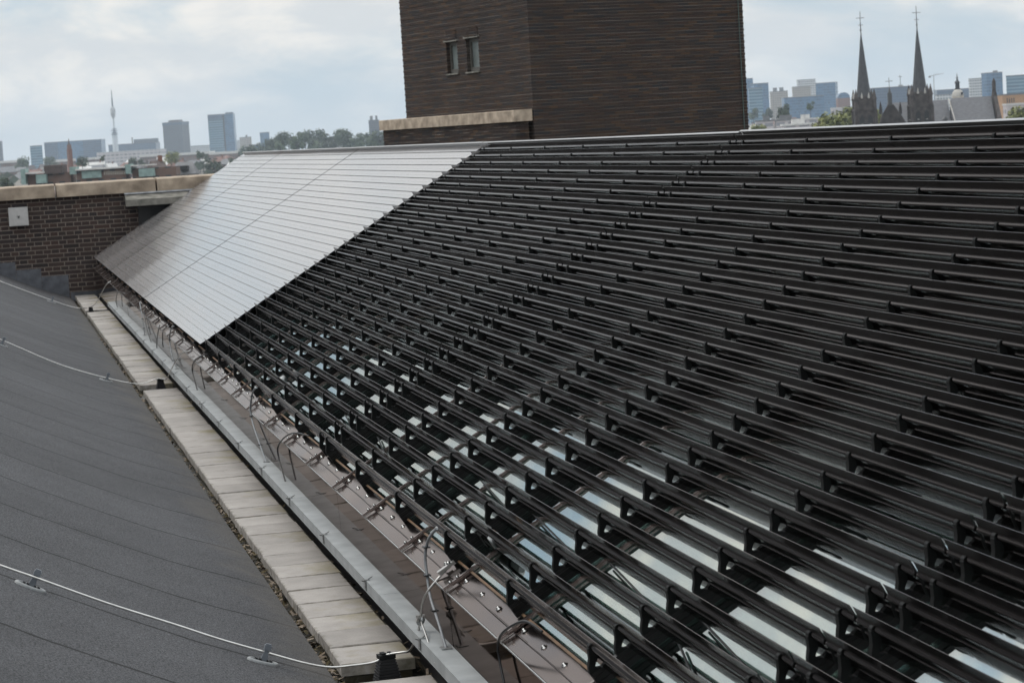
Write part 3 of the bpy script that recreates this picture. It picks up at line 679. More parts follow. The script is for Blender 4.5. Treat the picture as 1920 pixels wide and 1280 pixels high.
# clamp and strut of the near wire
o = link('wire_clamp', None, None, near((-.06, -2.715, -.352))); tag(o, 'round grey clamp joining the near lightning wire to its strut', 'clamp')
b = MB(); b.lathe((0, 0, -.006), [(.015, -.006), (.019, -.002), (.019, .004), (.013, .009)], 14, axis=(-.8, -.5, .3)); b.build('clamp_disc', M['galv'], o)
b = MB(); b.box((.0, .0, .002), (.030, .012, .022)); b.lathe((-.012, -.010, 0), [(.006, 0), (.006, .006)], 8, axis=(-.8, -.5, .3)); b.build('clamp_plate', M['wire'], o)
wire('wire_strut', [(-.06, -2.72, -.36), (-.066, -2.86, -.395), (-.075, -3.0, -.425), (-.08, -3.05, -.437), (-.083, -3.10, -.432)], 'thin metal strut from the round clamp down to the grey duct', .0038, 'wire', 'strut', sh=-1)
o = link('wire_lug', None, None, roof(-.071, -3.04, -.098)); o.rotation_mode = 'QUATERNION'; o.rotation_quaternion = basis.to_quaternion(); tag(o, 'metal lug fixing the near lightning wire onto the bronze flashing', 'lug')
b = MB(); b.box((0, 0, .006), (.07, .022, .010)); b.build('lug_body', M['wire'], o)
b = MB(); b.lathe((.015, 0, .011), [(.008, 0), (.008, .007), (.004, .009)], 8); b.build('lug_bolt', M['steel'], o)
# conduits and cables between duct and louvers
def conduit(pts, label, double=True):
    o = link('grey_conduit', None, None, (0, 0, 0)); tag(o, label, 'conduit', 'grey conduits rising from the duct')
    pts = [near(q) for q in pts]; p = smoothpath(pts, 6)
    b = MB(); b.tube(p, .0052, 8)
    b.build('pipe', M['cond'], o)
    if double:
        b = MB(); b.tube([q + Vector((.002, .012, .002)) for q in p], .0036, 8); b.build('thin_pipe', M['wire'], o)
    b = MB()
    for i in (len(p) // 4, len(p) // 2, 3 * len(p) // 4):
        b = MB(); b.box(p[i], (.024, .034, .004)); b.build('cable_tie', M['cable'], o)
    b = MB(); b.box((pts[0][0], pts[0][1], -.349), (.035, .045, .004)); b.build('foot_plate', M['galv'], o)
conduit([(-.03, -3.03, -.402), (-.033, -2.93, -.33), (-.035, -2.81, -.261), (-.032, -2.75, -.19), (-.03, -2.728, -.123), (-.02, -2.76, -.06), (.0, -2.83, -.012)], 'twin grey conduit behind the near lightning wire, tied with black bands')
conduit([(-.03, 2.265, -.402), (-.03, 2.49, -.349), (-.03, 2.85, -.248), (-.03, 2.934, -.168), (-.025, 2.83, -.07), (-.01, 2.78, -.03)], 'twin grey conduit below the open blades nearest the pale section')
conduit([(-.03, 8.497, -.41), (-.03, 8.851, -.36), (-.03, 9.091, -.205), (-.03, 8.8, -.09), (-.02, 8.652, -.06)], 'twin grey conduit below the pale blades next to the second rubber foot')
conduit([(-.03, 12.388, -.402), (-.03, 12.532, -.247), (-.03, 12.815, -.1)], 'thin grey conduit below the pale blades toward the brick wall', False)
def cab(pts, label): wire('black_cable', pts, label, .0042, 'cable', 'cable', 'black cables hanging over the fascia', sh=-1)
cab([(.02, .70, -.08), (-.03, .95, -.09), (-.035, 1.432, -.184), (-.04, 1.594, -.267), (-.03, 1.423, -.402)], 'black cable looping over the fascia right of the twin conduit')
cab([(.02, 6.1, -.09), (-.03, 6.3, -.13), (-.035, 6.647, -.184), (-.04, 6.843, -.268), (-.03, 6.635, -.402)], 'black cable looping over the fascia under the pale blade corner')
cab([(.03, -4.30, -.10), (-.0, -4.20, -.085), (-.03, -4.043, -.142), (-.035, -3.956, -.20), (-.032, -3.956, -.26), (-.03, -4.0, -.33), (-.03, -4.02, -.40)], 'black cable hanging over the fascia nearest the frame bottom')
cab([(-.02, 10.3, -.16), (-.03, 10.395, -.218), (-.03, 10.712, -.35), (-.03, 10.75, -.40)], 'short black cable under the pale blades behind the second rubber foot')
cab([(-.02, 15.3, -.15), (-.035, 16.6, -.20), (-.04, 17.1, -.325), (-.03, 17.05, -.41)], 'black cable loop under the pale blades closest to brick wall')
cab([(-.02, 12.4, -.16), (-.03, 12.0, -.30), (-.03, 11.45, -.41)], 'slanting black cable crossing the fascia between two conduits')

# ------------------------------------------------------------------ brick wall at the far end
wl = link('brick_wall', None, None, (0, 22.4, 0)); tag(wl, 'dark red brick parapet wall with sandstone coping and stepped lead flashing', 'wall')
b = MB(); b.box((-1.6, .25, -1.1), (12.4, .5, 3.86)); b.build('wall', M['brick'], wl)
for a, c in ((-7.8, -5.4), (-5.4, -3.0), (-3.0, -1.86), (-1.86, -.487), (-.475, .892), (.904, 2.28), (2.29, 3.66), (3.67, 4.6)):
    b = MB(); e = .012; z0, z1 = .838, 1.012; ya, yb = -.07, .42
    q = [(ya, z0), (ya, z1 - e), (ya + e, z1), (yb - e, z1 + .012), (yb, z1), (yb, z0)]
    b.prism([(a + .006, y, z) for y, z in q], (c - a - .012, 0, 0)); b.build('coping_stone', M['stone'], wl)
steps = [(-2.2, -1.62, .30), (-1.62, -1.30, .10), (-1.30, -1.096, -.014), (-1.096, -.756, -.128), (-.756, -.392, -.238)]
for a, c, z in steps:
    b = MB(); za = felt_z(max(a, -6.9))[0] - .02; zb = felt_z(c)[0] - .02
    b.prism([(a, -.006, za), (c - .004, -.006, zb), (c - .004, -.006, z), (a, -.006, z)], (0, .004, 0)); b.build('lead_flashing', M['lead'], wl)
b = MB(); b.box((-.17, -.006, -.545), (.42, .012, .12)); b.box((-.17, -.035, -.600), (.42, .07, .012)); b.build('lead_flashing', M['lead'], wl)
lg = MB(); lg.prism([(.455, -.32, .655), (.455, -.32, .745), (.455, -.02, .815), (.455, -.02, .655)], (.93, 0, 0)); lg.prism([(1.392, -.32, .655), (1.392, -.32, .745), (1.392, -.02, .815), (1.392, -.02, .655)], (1.6, 0, 0)); lg.build('concrete_ledge', M['stone2'], wl)
b = MB(); b.box((1.75, -.035, .829), (2.6, .07, .022)); b.build('zinc_strip', M['zinc'], wl)
b = MB(); b.box((1.7, -.012, .1), (2.15, .024, 1.10)); b.build('door_panel', M['darkmetal'], wl)
bx = link('meter_box', None, None, (-1.008, 22.395, .609)); tag(bx, 'pale square metal box with small dark latch on the brick wall', 'wall box')
b = MB(); b.box((0, -.03, 0), (.262, .06, .255)); b.build('housing', M['whitebox'], bx)
b = MB(); b.box((.012, -.062, 0), (.214, .004, .235)); b.build('door', M['whitebox'], bx)
b = MB(); b.prism([(-.014, -.066, .012), (-.004, -.066, .012), (.002, -.066, -.006), (.008, -.066, .012), (.018, -.066, .012), (.008, -.066, -.022), (-.002, -.066, -.022)], (0, -.008, 0)); b.build('latch', M['rubber'], bx)
for i, (u, v) in enumerate(((241, 421), (249.5, 426))):
    p = P(u, v, 33.1); o = link('wall_lamp', None, None, p); tag(o, ('small white lamp fixture beside the dark door, upper of two' if i == 0 else 'small white lamp fixture beside the dark door, lower of two'), 'lamp', 'small fixtures beside the dark door')
    b = MB(); b.lathe((0, 0, 0), [(.012, -.02), (.022, -.012), (.024, .006), (.012, .02)], 12, axis=(0, -1, 0)); b.build('lamp_head', M['roofpale'], o)
    b = MB(); b.tube([(0, .0, 0), (.02, 22.4 - p.y, .01)], .006, 6); b.build('lamp_arm', M['galv'], o)

# ------------------------------------------------------------------ brick tower behind the ridge
TC = P(1000, 208, 45.0)                                         # near corner
TR = Vector((.9625, .2712, 0)).normalized(); TL = Vector((-.2712, .9625, 0))
def onplane(u, v, p0, nrm):
    d = RT * ((u - 960) / F) + DN * ((v - 640) / F) + FW
    return CAM + d * ((p0 - CAM).dot(nrm) / d.dot(nrm))
rw = (onplane(1404, 247, TC, TL) - TC).dot(TR); lw = (onplane(762, 217, TC, TR) - TC).dot(TL)
tw = link('brick_tower', None, None, (TC.x, TC.y, 0)); tw.rotation_euler = (0, 0, math.atan2(TR.y, TR.x))
tag(tw, 'square dark brown brick tower with two narrow windows behind the roof ridge', 'tower')
# walls are laid course by course: each course stands 7 mm proud of its joint, corners step course by course
wz0, wz1 = -2.4, 7.2; nc = int((wz1 - wz0) / .06)
wp = [onplane(u, v, TC, TR) for u, v in ((836, 80), (860, 137), (873, 73), (900, 133))]
wins = []
for a, c in ((wp[0], wp[1]), (wp[2], wp[3])):
    la, lb = (a - TC).dot(TL), (c - TC).dot(TL); wins.append((min(la, lb), max(la, lb), c.z, a.z))
b = MB()
for i in range(nc):
    z = wz0 + i * .06; e = .006 if i % 2 else .0
    # right-hand face (local y=0 plane): full width; left-hand face (local x=0 plane): leaves the window openings
    b.box((rw / 2, -.0 + .11, z + .036), (rw + 2 * e, .22 + 2 * e, .047))
    segs = [(.0, lw)]
    for w0, w1, h0, h1 in wins:
        if h0 - .001 < z + .036 < h1:
            segs = [q for s0, s1 in segs for q in ((s0, min(s1, w0)), (max(s0, w1), s1)) if q[1] - q[0] > .002]
    for s0, s1 in segs:
        s0 = max(s0, .22)
        b.box((.11, (s0 + s1) / 2, z + .036), (.22 + 2 * e, s1 - s0 + (2 * e if s1 == lw else 0), .047))
b.box((rw / 2 + .003, lw / 2 + .25, (wz0 + wz1) / 2), (rw - .4, lw - .4, wz1 - wz0))
b.box((rw - .1, lw / 2, (wz0 + wz1) / 2), (.19, lw - .02, wz1 - wz0)); b.box((rw / 2, lw - .1, (wz0 + wz1) / 2), (rw - .4, .19, wz1 - wz0))
core = b.build('wall', M['tower'], tw)
b = MB()                                                       # mortar backing behind the courses
b.box((rw / 2, .11, (wz0 + wz1) / 2), (rw - .006, .212, wz1 - wz0))
zz = [wz0, wins[0][2], wins[0][3], wz1]
ys = sorted([w for q in wins for w in q[:2]])
for s0, s1 in ((.21, ys[0]), (ys[1], ys[2]), (ys[3], lw - .006)): b.box((.11, (s0 + s1) / 2, (wz0 + wz1) / 2), (.212, s1 - s0, wz1 - wz0))
for w0, w1, h0, h1 in wins:
    b.box((.11, (w0 + w1) / 2, (wz0 + h0) / 2), (.212, w1 - w0, h0 - wz0)); b.box((.11, (w0 + w1) / 2, (wz1 + h1) / 2), (.212, w1 - w0, wz1 - h1))
mort = mat('dark_mortar', (.045, .036, .030), .95, scale=1.9, col2=(.21, .18, .155), var=.3, stretch=(.5, .5, 13), det=6)
b.build('mortar', mort, tw)
b = MB(); b.box((rw / 2, lw / 2, wz1 + .1), (rw + .3, lw + .3, .2)); b.build('coping', M['stone'], tw)
for w0, w1, h0, h1 in wins:
    wm, hm, ww, hh = (w0 + w1) / 2, (h0 + h1) / 2, w1 - w0, h1 - h0
    fr = MB()
    fr.box((.10, w0 + .03, hm), (.05, .055, hh)); fr.box((.10, w1 - .03, hm), (.05, .055, hh)); fr.box((.10, wm, h0 + .045), (.05, ww - .11, .08)); fr.box((.10, wm, h1 - .04), (.05, ww - .11, .07))
    fo = fr.build('window_frame', M['winframe'], tw)
    pn = MB(); pn.box((.115, wm, hm), (.01, ww - .10, hh - .13)); pn.build('pane', M['win'], fo)
    ln = MB(); ln.box((-.012, wm, h1 + .012), (.05, ww + .10, .024)); ln.box((-.012, w0 - .045, h1 + .024), (.05, .02, .03)); ln.box((-.012, w1 + .045, h1 + .03), (.05, .02, .03)); ln.build('lintel', M['stone2'], tw)
    sl = MB(); sl.box((.02, wm, h0 - .014), (.12, ww + .04, .028)); sl.build('sill', M['stone2'], tw)
    so = MB()
    for k in range(int(ww / .06)): so.box((-.006, w0 + .03 + k * .06, h1 + .13), (.02, .046, .18))
    so.build('soldier_course', M['tower'], tw)
b = MB(); b.tube([(rw - .12, -.03, wz0), (rw - .12, -.03, wz1)], .008, 8)
b.build('lightning_lead', M['oldcopper'], tw)
# low parapet with coping in front of the tower
Q0 = TC - TR * .42
a = onplane(710, 225, Q0, TR); c = onplane(963, 208.5, Q0, TR)
pl = link('parapet', None, None, (Q0.x, Q0.y, 0)); pl.rotation_euler = tw.rotation_euler
tag(pl, 'low brick parapet with pale stone coping in front of the brick tower', 'parapet')
l0, l1 = (c - Q0).dot(TL), (a - Q0).dot(TL); zt = (a.z + c.z) / 2
b = MB()
for i in range(34):
    z = zt - .215 - .06 * (i + 1); e = .004 * (i % 2)
    b.box((.20, (l0 + l1) / 2, z + .036), (.28 + 2 * e, l1 - l0 - .12 + 2 * e, .047))
b.box((.20, (l0 + l1) / 2, zt - 1.2), (.266, l1 - l0 - .132, 2.0))
b.build('wall', M['tower'], pl)
jn = [l0, l0 + .32, l0 + (l1 - l0) * .5, l1 - .22, l1]
jn = [l0, l0 + (l1 - l0) * .16, l0 + (l1 - l0) * .545, l1 - .28, l1]
for s0, s1 in zip(jn, jn[1:]):
    b = MB(); e = .012
    q = [(0, -.215), (0, -.012), (.014, 0), (.40, .01), (.40, -.215)]
    b.prism([(x, s0 + .004, zt + z) for x, z in q], (0, s1 - s0 - .008, 0)); b.build('coping_stone', M['stone'], pl)

# ------------------------------------------------------------------ distant city
def frame(u, v, d, yaw=0.):
    """matrix with x along camera right, y away, z up at pixel u,v and depth d"""
    a = math.atan2(RH.y, RH.x) + R_(yaw); p = P(u, v, d); return p, a
def bldg(name, u0, u1, v, d, mtr, label, cat='building', yaw=0., depth=None, roofm='roofgrey', group=None, base=ZG, cap=0, clutter=0, rt=.8):
    p, a = frame((u0 + u1) / 2, v, d, yaw)
    wv = (u1 - u0) * d / F; ya = abs(R_(yaw))
    dep = depth if depth else wv * .6
    w = max(wv * .25, (wv - dep * math.sin(ya)) / math.cos(ya))
    o = link(name, None, None, (p.x, p.y, base)); o.rotation_euler = (0, 0, a); tag(o, label, cat, group)
    h = p.z - base
    b = MB(); b.box((0, dep / 2, h / 2), (w, dep, h)); b.build('wall', M[mtr], o)
    b = MB(); b.box((0, dep / 2, h + .4 - rt / 2 + .4), (w + .6, dep + .6, rt))
    rr = random.Random(int(u0 * 7))
    for k in range(clutter):
        cw = w * rr.uniform(.12, .3); b.box((rr.uniform(-.3, .3) * w, dep * .5, h + .8 + cap * .5), (cw, dep * .4, cap))
    b.build('roof', M[roofm], o)
    return o, w, dep, h
LB = 'far left skyline buildings'
bldg('office_block', 55, 80, 274, 3600, 'fac_teal', 'small teal banded office block left of the wide blue one', yaw=12, group=LB)
o, w, dep, h = bldg('office_block', 83, 190, 265, 4200, 'fac_blue', 'wide blue glass office block behind the red brick spire', group=LB, depth=40)
b = MB(); b.box((-w * .39, -1.5, h / 2), (w * .22, 3, h * 1.0 - .5)); b.build('dark_wing', M['fac_dark'], o)
b = MB(); b.box((w * .34, -1.5, h / 2), (w * .32, 3, h - .5)); b.build('dark_wing', M['fac_dark'], o)
o, w, dep, h = bldg('office_block', 203, 292, 270, 4700, 'fac_dark', 'low dark office block behind the broadcast tower', group=LB, roofm='roofbrown')
px = 4700 / F
b = MB(); b.box((w * .29, 8, h + 4 * px), (45 * px, 14, 8 * px)); b.build('upper_storeys', M['fac_brown'], o)
b = MB(); b.box((w * .0 - .2 * px, 8, h + 6 * px), (2 * px, 3, 12 * px)); b.build('chimney', M['roofbrown'], o)
bldg('warehouse', 181, 300, 284, 3300, 'fac_pale', 'long low pale pink building at the foot of the broadcast tower', group=LB, roofm='roofpale', depth=60)
o, w, dep, h = bldg('office_tower', 299.5, 345.5, 230, 4300, 'fac_brown', 'brown gridded office tower, shorter of the two tall ones', group=LB, yaw=-14, depth=34)
b = MB(); b.box((0, dep / 2, h + 2.2), (w * .55, dep * .5, 4.4)); b.build('plant_room', M['roofbrown'], o)
b = MB(); b.box((0, dep / 2, h - 2.2), (w + .9, dep + .9, 4.4)); b.build('attic_band', M['fac_dark'], o)
o, w, dep, h = bldg('office_tower', 389, 436.5, 215, 4100, 'fac_blue', 'tall blue glass office tower with a dark vertical joint', group=LB, yaw=0, depth=30)
b = MB(); b.box((-w * .2, -1.0, h * .5 - .3), (w * .56, 2, h - 1)); b.build('front_slab', M['fac_teal'], o)
b = MB(); b.box((w * .12, -.6, h * .5), (w * .05, 2.4, h)); b.build('dark_joint', M['darkmetal'], o)
b = MB(); b.box((-w * .2, -1.05, h - 4.0), (w * .57, 2.1, 8)); b.build('dark_attic', M['fac_dark'], o)
b = MB(); b.box((w * .35, 8, h + 1.5), (w * .3, 12, 3)); b.build('plant_room', M['fac_dark'], o)
bldg('apartment_tower', 449, 470, 258, 4600, 'fac_beige', 'small pale apartment tower right of the tall glass tower', group=LB, clutter=1, cap=4)
bldg('apartment_tower', 440, 452, 264, 4700, 'fac_white', 'low white block at the right foot of the tall glass tower', group=LB)
bldg('apartment_tower', 487, 504, 249, 4400, 'fac_blue', 'small grey blue tower standing behind the dark tree bank', group=LB)
bldg('apartment_tower', 691, 710, 226, 3500, 'fac_brown', 'slim grey tower with stepped top left of the stone coping', group=LB, clutter=2, cap=6)
bldg('office_block', -14, 2, 266, 4300, 'fac_brown', 'brown tower cut by the left frame edge', group=LB)
for i, (u0, u1, v) in enumerate(((346, 392, 274), (455, 500, 272), (600, 640, 262))):
    bldg('office_block', u0, u1, v, 4800, ('fac_white', 'fac_blue', 'fac_beige')[i], ('low pale block between the two tall towers', 'low blue block behind the trees right of glass tower', 'low beige block behind the tree bank')[i], group=LB)
# white hangar roofs
for i, (u0, u1, v) in enumerate(((262, 300, 291), (330, 392, 287), (392, 445, 286), (0, 18, 303), (84, 126, 301), (150, 178, 297))):
    bldg('warehouse', u0, u1, v, 2600, 'fac_brick', f"low warehouse with white roof, {ordn(i + 1)} in the far left city", 'warehouse', roofm='roofpale', depth=50, group='low white roofed warehouses', rt=2.6)
# broadcast tower
d = 4500; p, a = frame(217.5, 288, d); k = d / F
bt = link('broadcast_tower', None, None, (p.x, p.y, p.z - 8 * k)); bt.rotation_euler = (0, 0, a)
tag(bt, 'slender pale broadcast tower with ringed platform and antenna mast', 'tower')
M['pale'] = mat('pale_concrete', (.50, .53, .56), .7, var=.08, scale=.2)
zv = lambda v: (288 - v) * k + 8 * k
b = MB(); b.lathe((0, 0, 0), [(5.4 * k, 0), (5.2 * k, zv(255)), (4.4 * k, zv(252)), (2.0 * k, zv(242)), (1.3 * k, zv(224))], 20); b.build('shaft', M['pale'], bt)
b = MB()
for v, r in ((252, 7.2), (249, 5.8), (245, 7.0), (242, 4.8)): b.lathe((0, 0, zv(v)), [(r * k * .9, -.6 * k), (r * k, 0), (r * k * .9, .6 * k)], 20)
b.build('platform', M['fac_dark'], bt)
b = MB(); b.lathe((0, 0, 0), [(1.2 * k, zv(224)), (3.2 * k, zv(219)), (4.8 * k, zv(212)), (4.8 * k, zv(206)), (3.4 * k, zv(202)), (2.0 * k, zv(200))], 16)
for v in (218, 214, 210, 206): b.lathe((0, 0, zv(v)), [(5.0 * k, -.4 * k), (5.6 * k, 0), (5.0 * k, .4 * k)], 16)
b.build('antenna_pod', M['fac_white'], bt)
b = MB(); b.lathe((0, 0, 0), [(1.7 * k, zv(201)), (1.4 * k, zv(186)), (.9 * k, zv(183)), (.6 * k, zv(169))], 10); b.build('antenna_mast', M['fac_brown'], bt)

# red brick spire tower
d = 1500; p, a = frame(131.5, 300, d); k = d / F
rt = link('clock_tower', None, None, (p.x, p.y, ZG)); rt.rotation_euler = (0, 0, a + .5); tag(rt, 'slim red brick tower with small pointed roof among far rooftops', 'tower')
h = p.z - ZG
b = MB(); b.box((0, 0, (h + 20 * k) / 2), (8 * k, 8 * k, h + 20 * k)); b.build('wall', M['redbrick'], rt)
b = MB(); b.box((0, 0, h + 24 * k), (6.5 * k, 6.5 * k, 8 * k)); b.build('lantern', M['roofred'], rt)
b = MB(); b.lathe((0, 0, h + 28 * k), [(4.4 * k, 0), (1.6 * k, 3.5 * k), (.4 * k, 12 * k)], 4, False); b.build('pointed_roof', M['roofbrown'], rt)

# long brick block with copper dormers
d = 520; k = d / F; p, a = frame(170, 345, d)
cb = link('apartment_block', None, None, (p.x, p.y, ZG)); cb.rotation_euler = (0, 0, a); tag(cb, 'long brick apartment block with green copper dormers beyond the coping', 'building')
h0 = p.z - ZG
roll = lambda u: -(u - 170) * .0617 * 0
def lb(u0, u1, v0, v1, y0, dep):
    """local box from pixel rectangle; the roll of the camera is taken out along u"""
    q0 = P((u0 + u1) / 2, v0, d).z - ZG; q1 = P((u0 + u1) / 2, v1, d).z - ZG
    return ((((u0 + u1) / 2) - 170) * k, y0 + dep / 2, (q0 + q1) / 2), ((u1 - u0) * k, dep, q0 - q1)
def part(name, mt, *rects):
    for r in rects:
        b = MB(); b.box(*lb(*r)); b.build(name, M[mt], cb)
b = MB(); b.box((0, 6, h0 * .46), (320 * k, 10, h0 * .92)); b.build('wall', M['fac_brick'], cb)
part('copper_dormer', 'copper', (40, 48.5, 317, 346, .2, 4), (67.5, 87, 327, 344, .4, 4), (131.5, 144, 313, 327, .4, 4), (154, 190.5, 320, 334, .4, 4), (236.5, 247, 308, 326, .2, 4), (261, 290, 316, 331, .4, 4))
part('roof_ledge', 'roofpale', (49, 84, 323, 325.5, .1, 5), (143, 236, 314.5, 317.5, -.2, 5), (247, 290, 309, 311, .1, 5))
part('roof_house', 'roofbrown', (83, 117, 310, 326, 1, 6))
part('attic_wall', 'fac_brick', (49, 131, 325.5, 350, 2, 6), (143, 236, 317.5, 345, 1, 6), (247, 330, 314, 340, 2, 6))
for i in range(12):
    part('window', 'cream', (195 + i * 3.4, 197 + i * 3.4, 321 - i * .08, 328 - i * .08, .9, .3))
# mansard house and brown gable
def gable(u, v, d, wpx, dep, wallm, roofm, label, rpx=None, yaw=0., group=None, name='house', cat='house', chim=True, hip=0.):
    p, a = frame(u, v, d, yaw); k = d / F; o = link(name, None, None, (p.x, p.y, ZG)); o.rotation_euler = (0, 0, a); tag(o, label, cat, group)
    w = wpx * k; h = p.z - ZG; rh = (rpx or wpx * .35) * k
    b = MB(); b.box((0, dep / 2, (h - rh) / 2), (w, dep, h - rh)); b.build('wall', M[wallm], o)
    b = MB(); e = .3; x = w / 2 + e; q = hip * w
    b.add([(-x, -e, h - rh), (x, -e, h - rh), (x, dep + e, h - rh), (-x, dep + e, h - rh), (-x + q, dep * .5, h), (x - q, dep * .5, h)], [(0, 1, 5, 4), (2, 3, 4, 5), (1, 2, 5), (3, 0, 4), (0, 3, 2, 1)])
    b.box((0, dep / 2, h - rh - .15), (w + .7, dep + .7, .25))
    ro = b.build('roof', M[roofm], o)
    if chim:
        b = MB(); b.box((w * .28, dep * .5, h + .3), (1.0, .8, 2.0)); b.build('chimney', M['redbrick'], ro)
    return o
gable(300, 301, 600, 24, 6, 'roofbrown', 'roofbrown', 'dark brown gabled roof house right of the copper dormers', 14, 25, hip=.1)
o = gable(342, 304, 560, 44, 7, 'fac_brick', 'roofgrey', 'grey mansard roof house with a dark dormer window above the coping', 22, 0, hip=.22, chim=False)
p, a = frame(345, 315, 559); b = MB(); b.box((.3, .3, p.z - ZG), (16 * 560 / F, 2.4, 8 * 560 / F)); b.build('dormer', M['darkmetal'], o)

# rows of far houses
HG = 'far rooftops beyond the parapet'
rng = random.Random(21)
roofs = ['roofred', 'roofgrey', 'roofbrown', 'roofpale', 'roofgrey', 'roofred']; rn = {'roofred': 'red tiled', 'roofgrey': 'grey', 'roofbrown': 'brown', 'roofpale': 'pale'}
cnt = {}
def far_houses(us, dmin, dmax, where, hmin=10, hmax=15):
    lst = []
    for u in us: lst.append((u + rng.uniform(-5, 5), rng.uniform(dmin, dmax)))
    for u, d in lst:
        rf = rng.choice(roofs); key = (where, rf); cnt[key] = cnt.get(key, 0) + 1
        hgt = rng.uniform(hmin, hmax); q = P(u, 300, d); dz = (ZG + hgt) - q.z; v = 300 - dz * F / d
        wpx = rng.uniform(9, 18) * F / d
        gable(u, v, d, wpx, rng.uniform(8, 14), rng.choice(['fac_brick', 'cream', 'fac_beige', 'fac_brick']), rf, f"far house with {rn[rf]} roof {where}, {ordn(cnt[key])} of that colour", None, rng.uniform(-35, 35), HG, hip=rng.choice([0, 0, .25]), chim=rng.random() < .6)
far_houses([6 + 8.5 * i for i in range(54)], 1500, 2700, 'beyond the left coping', 17, 24)
far_houses([0 + 14 * i for i in range(34)], 2700, 3900, 'in the left distance', 15, 23)
far_houses([1408 + 7 * i for i in range(22)], 1500, 2700, 'between tower and church', 17, 25)
far_houses([1400 + 12 * i for i in range(20)], 2700, 3600, 'behind the church trees', 14, 24)
far_houses([1890 + 12 * i for i in range(4)], 900, 1500, 'right of the church', 12, 18)

# right-hand skyline
RB = 'far right skyline buildings'
bldg('office_tower', 1399, 1411.5, 148, 3300, 'fac_blue', 'blue tower with highest top touching the brick tower edge', group=RB)
bldg('office_tower', 1411, 1444.5, 157, 3200, 'fac_blue', 'broad blue glass tower right of the brick tower', group=RB, yaw=20)
bldg('office_tower', 1404, 1429, 166, 3000, 'fac_teal', 'lower blue slab in front of the broad blue tower', group=RB)
bldg('office_block', 1445, 1477, 172, 3400, 'fac_beige', 'beige stepped block between two blue groups', group=RB, clutter=2, cap=5)
o, w, dep, h = bldg('office_block', 1496, 1529, 150, 3600, 'fac_white', 'white gridded block rising behind blue ones', group=RB)
bldg('office_block', 1487, 1520, 163, 3450, 'fac_beige', 'pinkish block below the white gridded one', group=RB)
bldg('office_tower', 1526, 1569, 156, 3300, 'fac_blue', 'blue grey tower block with flat top left of spires', group=RB, yaw=-18)
bldg('office_block', 1470, 1545, 182, 3000, 'fac_blue', 'long low blue block below the pinkish one', group=RB, depth=30)
d = 3100; p, a = frame(1582.5, 184, d); k = d / F
o = link('office_block', None, None, (p.x, p.y, ZG)); o.rotation_euler = (0, 0, a); tag(o, 'blue building with rounded arched roof left of the church', 'building', RB); h = p.z - ZG
b = MB(); b.box((0, 10, h / 2), (23 * k, 20, h)); b.build('wall', M['redbrick'], o)
b = MB(); b.prism([(11.5 * k * math.cos(R_(t)), 0, h + 10.5 * k * math.sin(R_(t))) for t in range(0, 181, 15)], (0, 20, 0)); b.build('arched_roof', M['fac_blue'], o)
o, w, dep, h = bldg('office_block', 1634, 1716, 164, 3000, 'fac_dark', 'long dark blue block behind the twin spires', group=RB, depth=30)
k = 3000 / F
b = MB(); b.tube([(16 * k, 10, h), (16 * k, 10, h + 22 * k)], [.9 * k, .5 * k], 8); b.lathe((16 * k, 10, h + 18 * k), [(1 * k, 0), (3.6 * k, .8 * k), (3.6 * k, 1.8 * k), (1 * k, 2.4 * k)], 10); b.box((16 * k, 10, h + 2 * k), (7 * k, 6, 4 * k)); b.build('radio_mast', M['galv'], o)
bldg('office_block', 1757, 1822, 168, 3300, 'fac_dark', 'low dark blue block behind the white dome', group=RB)
bldg('office_block', 1819, 1846, 148, 2900, 'fac_white', 'white banded office block left of the dark blue tower', group=RB)
bldg('office_tower', 1846, 1883, 137, 2700, 'fac_blue', 'dark blue glass tower near the right frame edge', group=RB, yaw=15, clutter=1, cap=2)
bldg('office_tower', 1884, 1935, 142, 2800, 'fac_teal', 'slanted blue glass tower cut by the right frame edge', group=RB, yaw=-12)
o, w, dep, h = bldg('warehouse', 1879, 1960, 177, 1400, 'orangebrick', 'orange panelled building with slot windows at right edge', group=RB)
k = 1400 / F
for i in range(4):
    b = MB(); b.box((-w / 2 + (9 + i * 4.2) * k, -.1, h - 10 * k), (1.4 * k, .4, 9 * k)); b.build('slot_window', M['darkmetal'], o)
bldg('warehouse', 1888, 1950, 196, 1100, 'fac_pale', 'white flat roofed building below the orange one', roofm='roofpale', group=RB)
bldg('office_block', 1757, 1790, 178, 2500, 'fac_white', 'low white block left of the white dome', group=RB)
bldg('office_block', 1560, 1596, 203, 2300, 'fac_pale', 'low white block left of the church trees', group=RB, roofm='roofpale')
for i, (u0, u1, v, dd) in enumerate(((1455, 1500, 226, 1250), (1500, 1535, 224, 1300), (1418, 1450, 228, 1250), (1468, 1530, 235, 1050))):
    bldg('warehouse', u0, u1, v, dd, 'fac_pale', f"low pale flat roofed block above the ridge, {ordn(i + 1)} beside the brick tower", roofm='roofpale' if i % 2 else 'roofgrey', group=RB, clutter=2, cap=2)
# crane
d = 2900; p, a = frame(1752, 176, d); k = d / F
o = link('tower_crane', None, None, (p.x, p.y, ZG)); o.rotation_euler = (0, 0, a + .25); tag(o, 'thin tower crane between the right spire and the dome', 'crane'); h = p.z - ZG
b = MB(); b.tube([(0, 0, 0), (0, 0, h + 35 * k)], .75 * k, 4, False); b.build('mast', M['galv'], o)
b = MB(); b.tube([(-10 * k, 0, h + 33 * k), (21 * k, 0, h + 37 * k)], [.7 * k, .35 * k], 4, False); b.tube([(0, 0, h + 38 * k), (12 * k, 0, h + 36 * k)], .18 * k, 4); b.build('jib', M['galv'], o)
b = MB(); b.box((-8 * k, 0, h + 31.5 * k), (4 * k, 1.5 * k, 2.5 * k)); b.build('counterweight', M['roofgrey'], o)
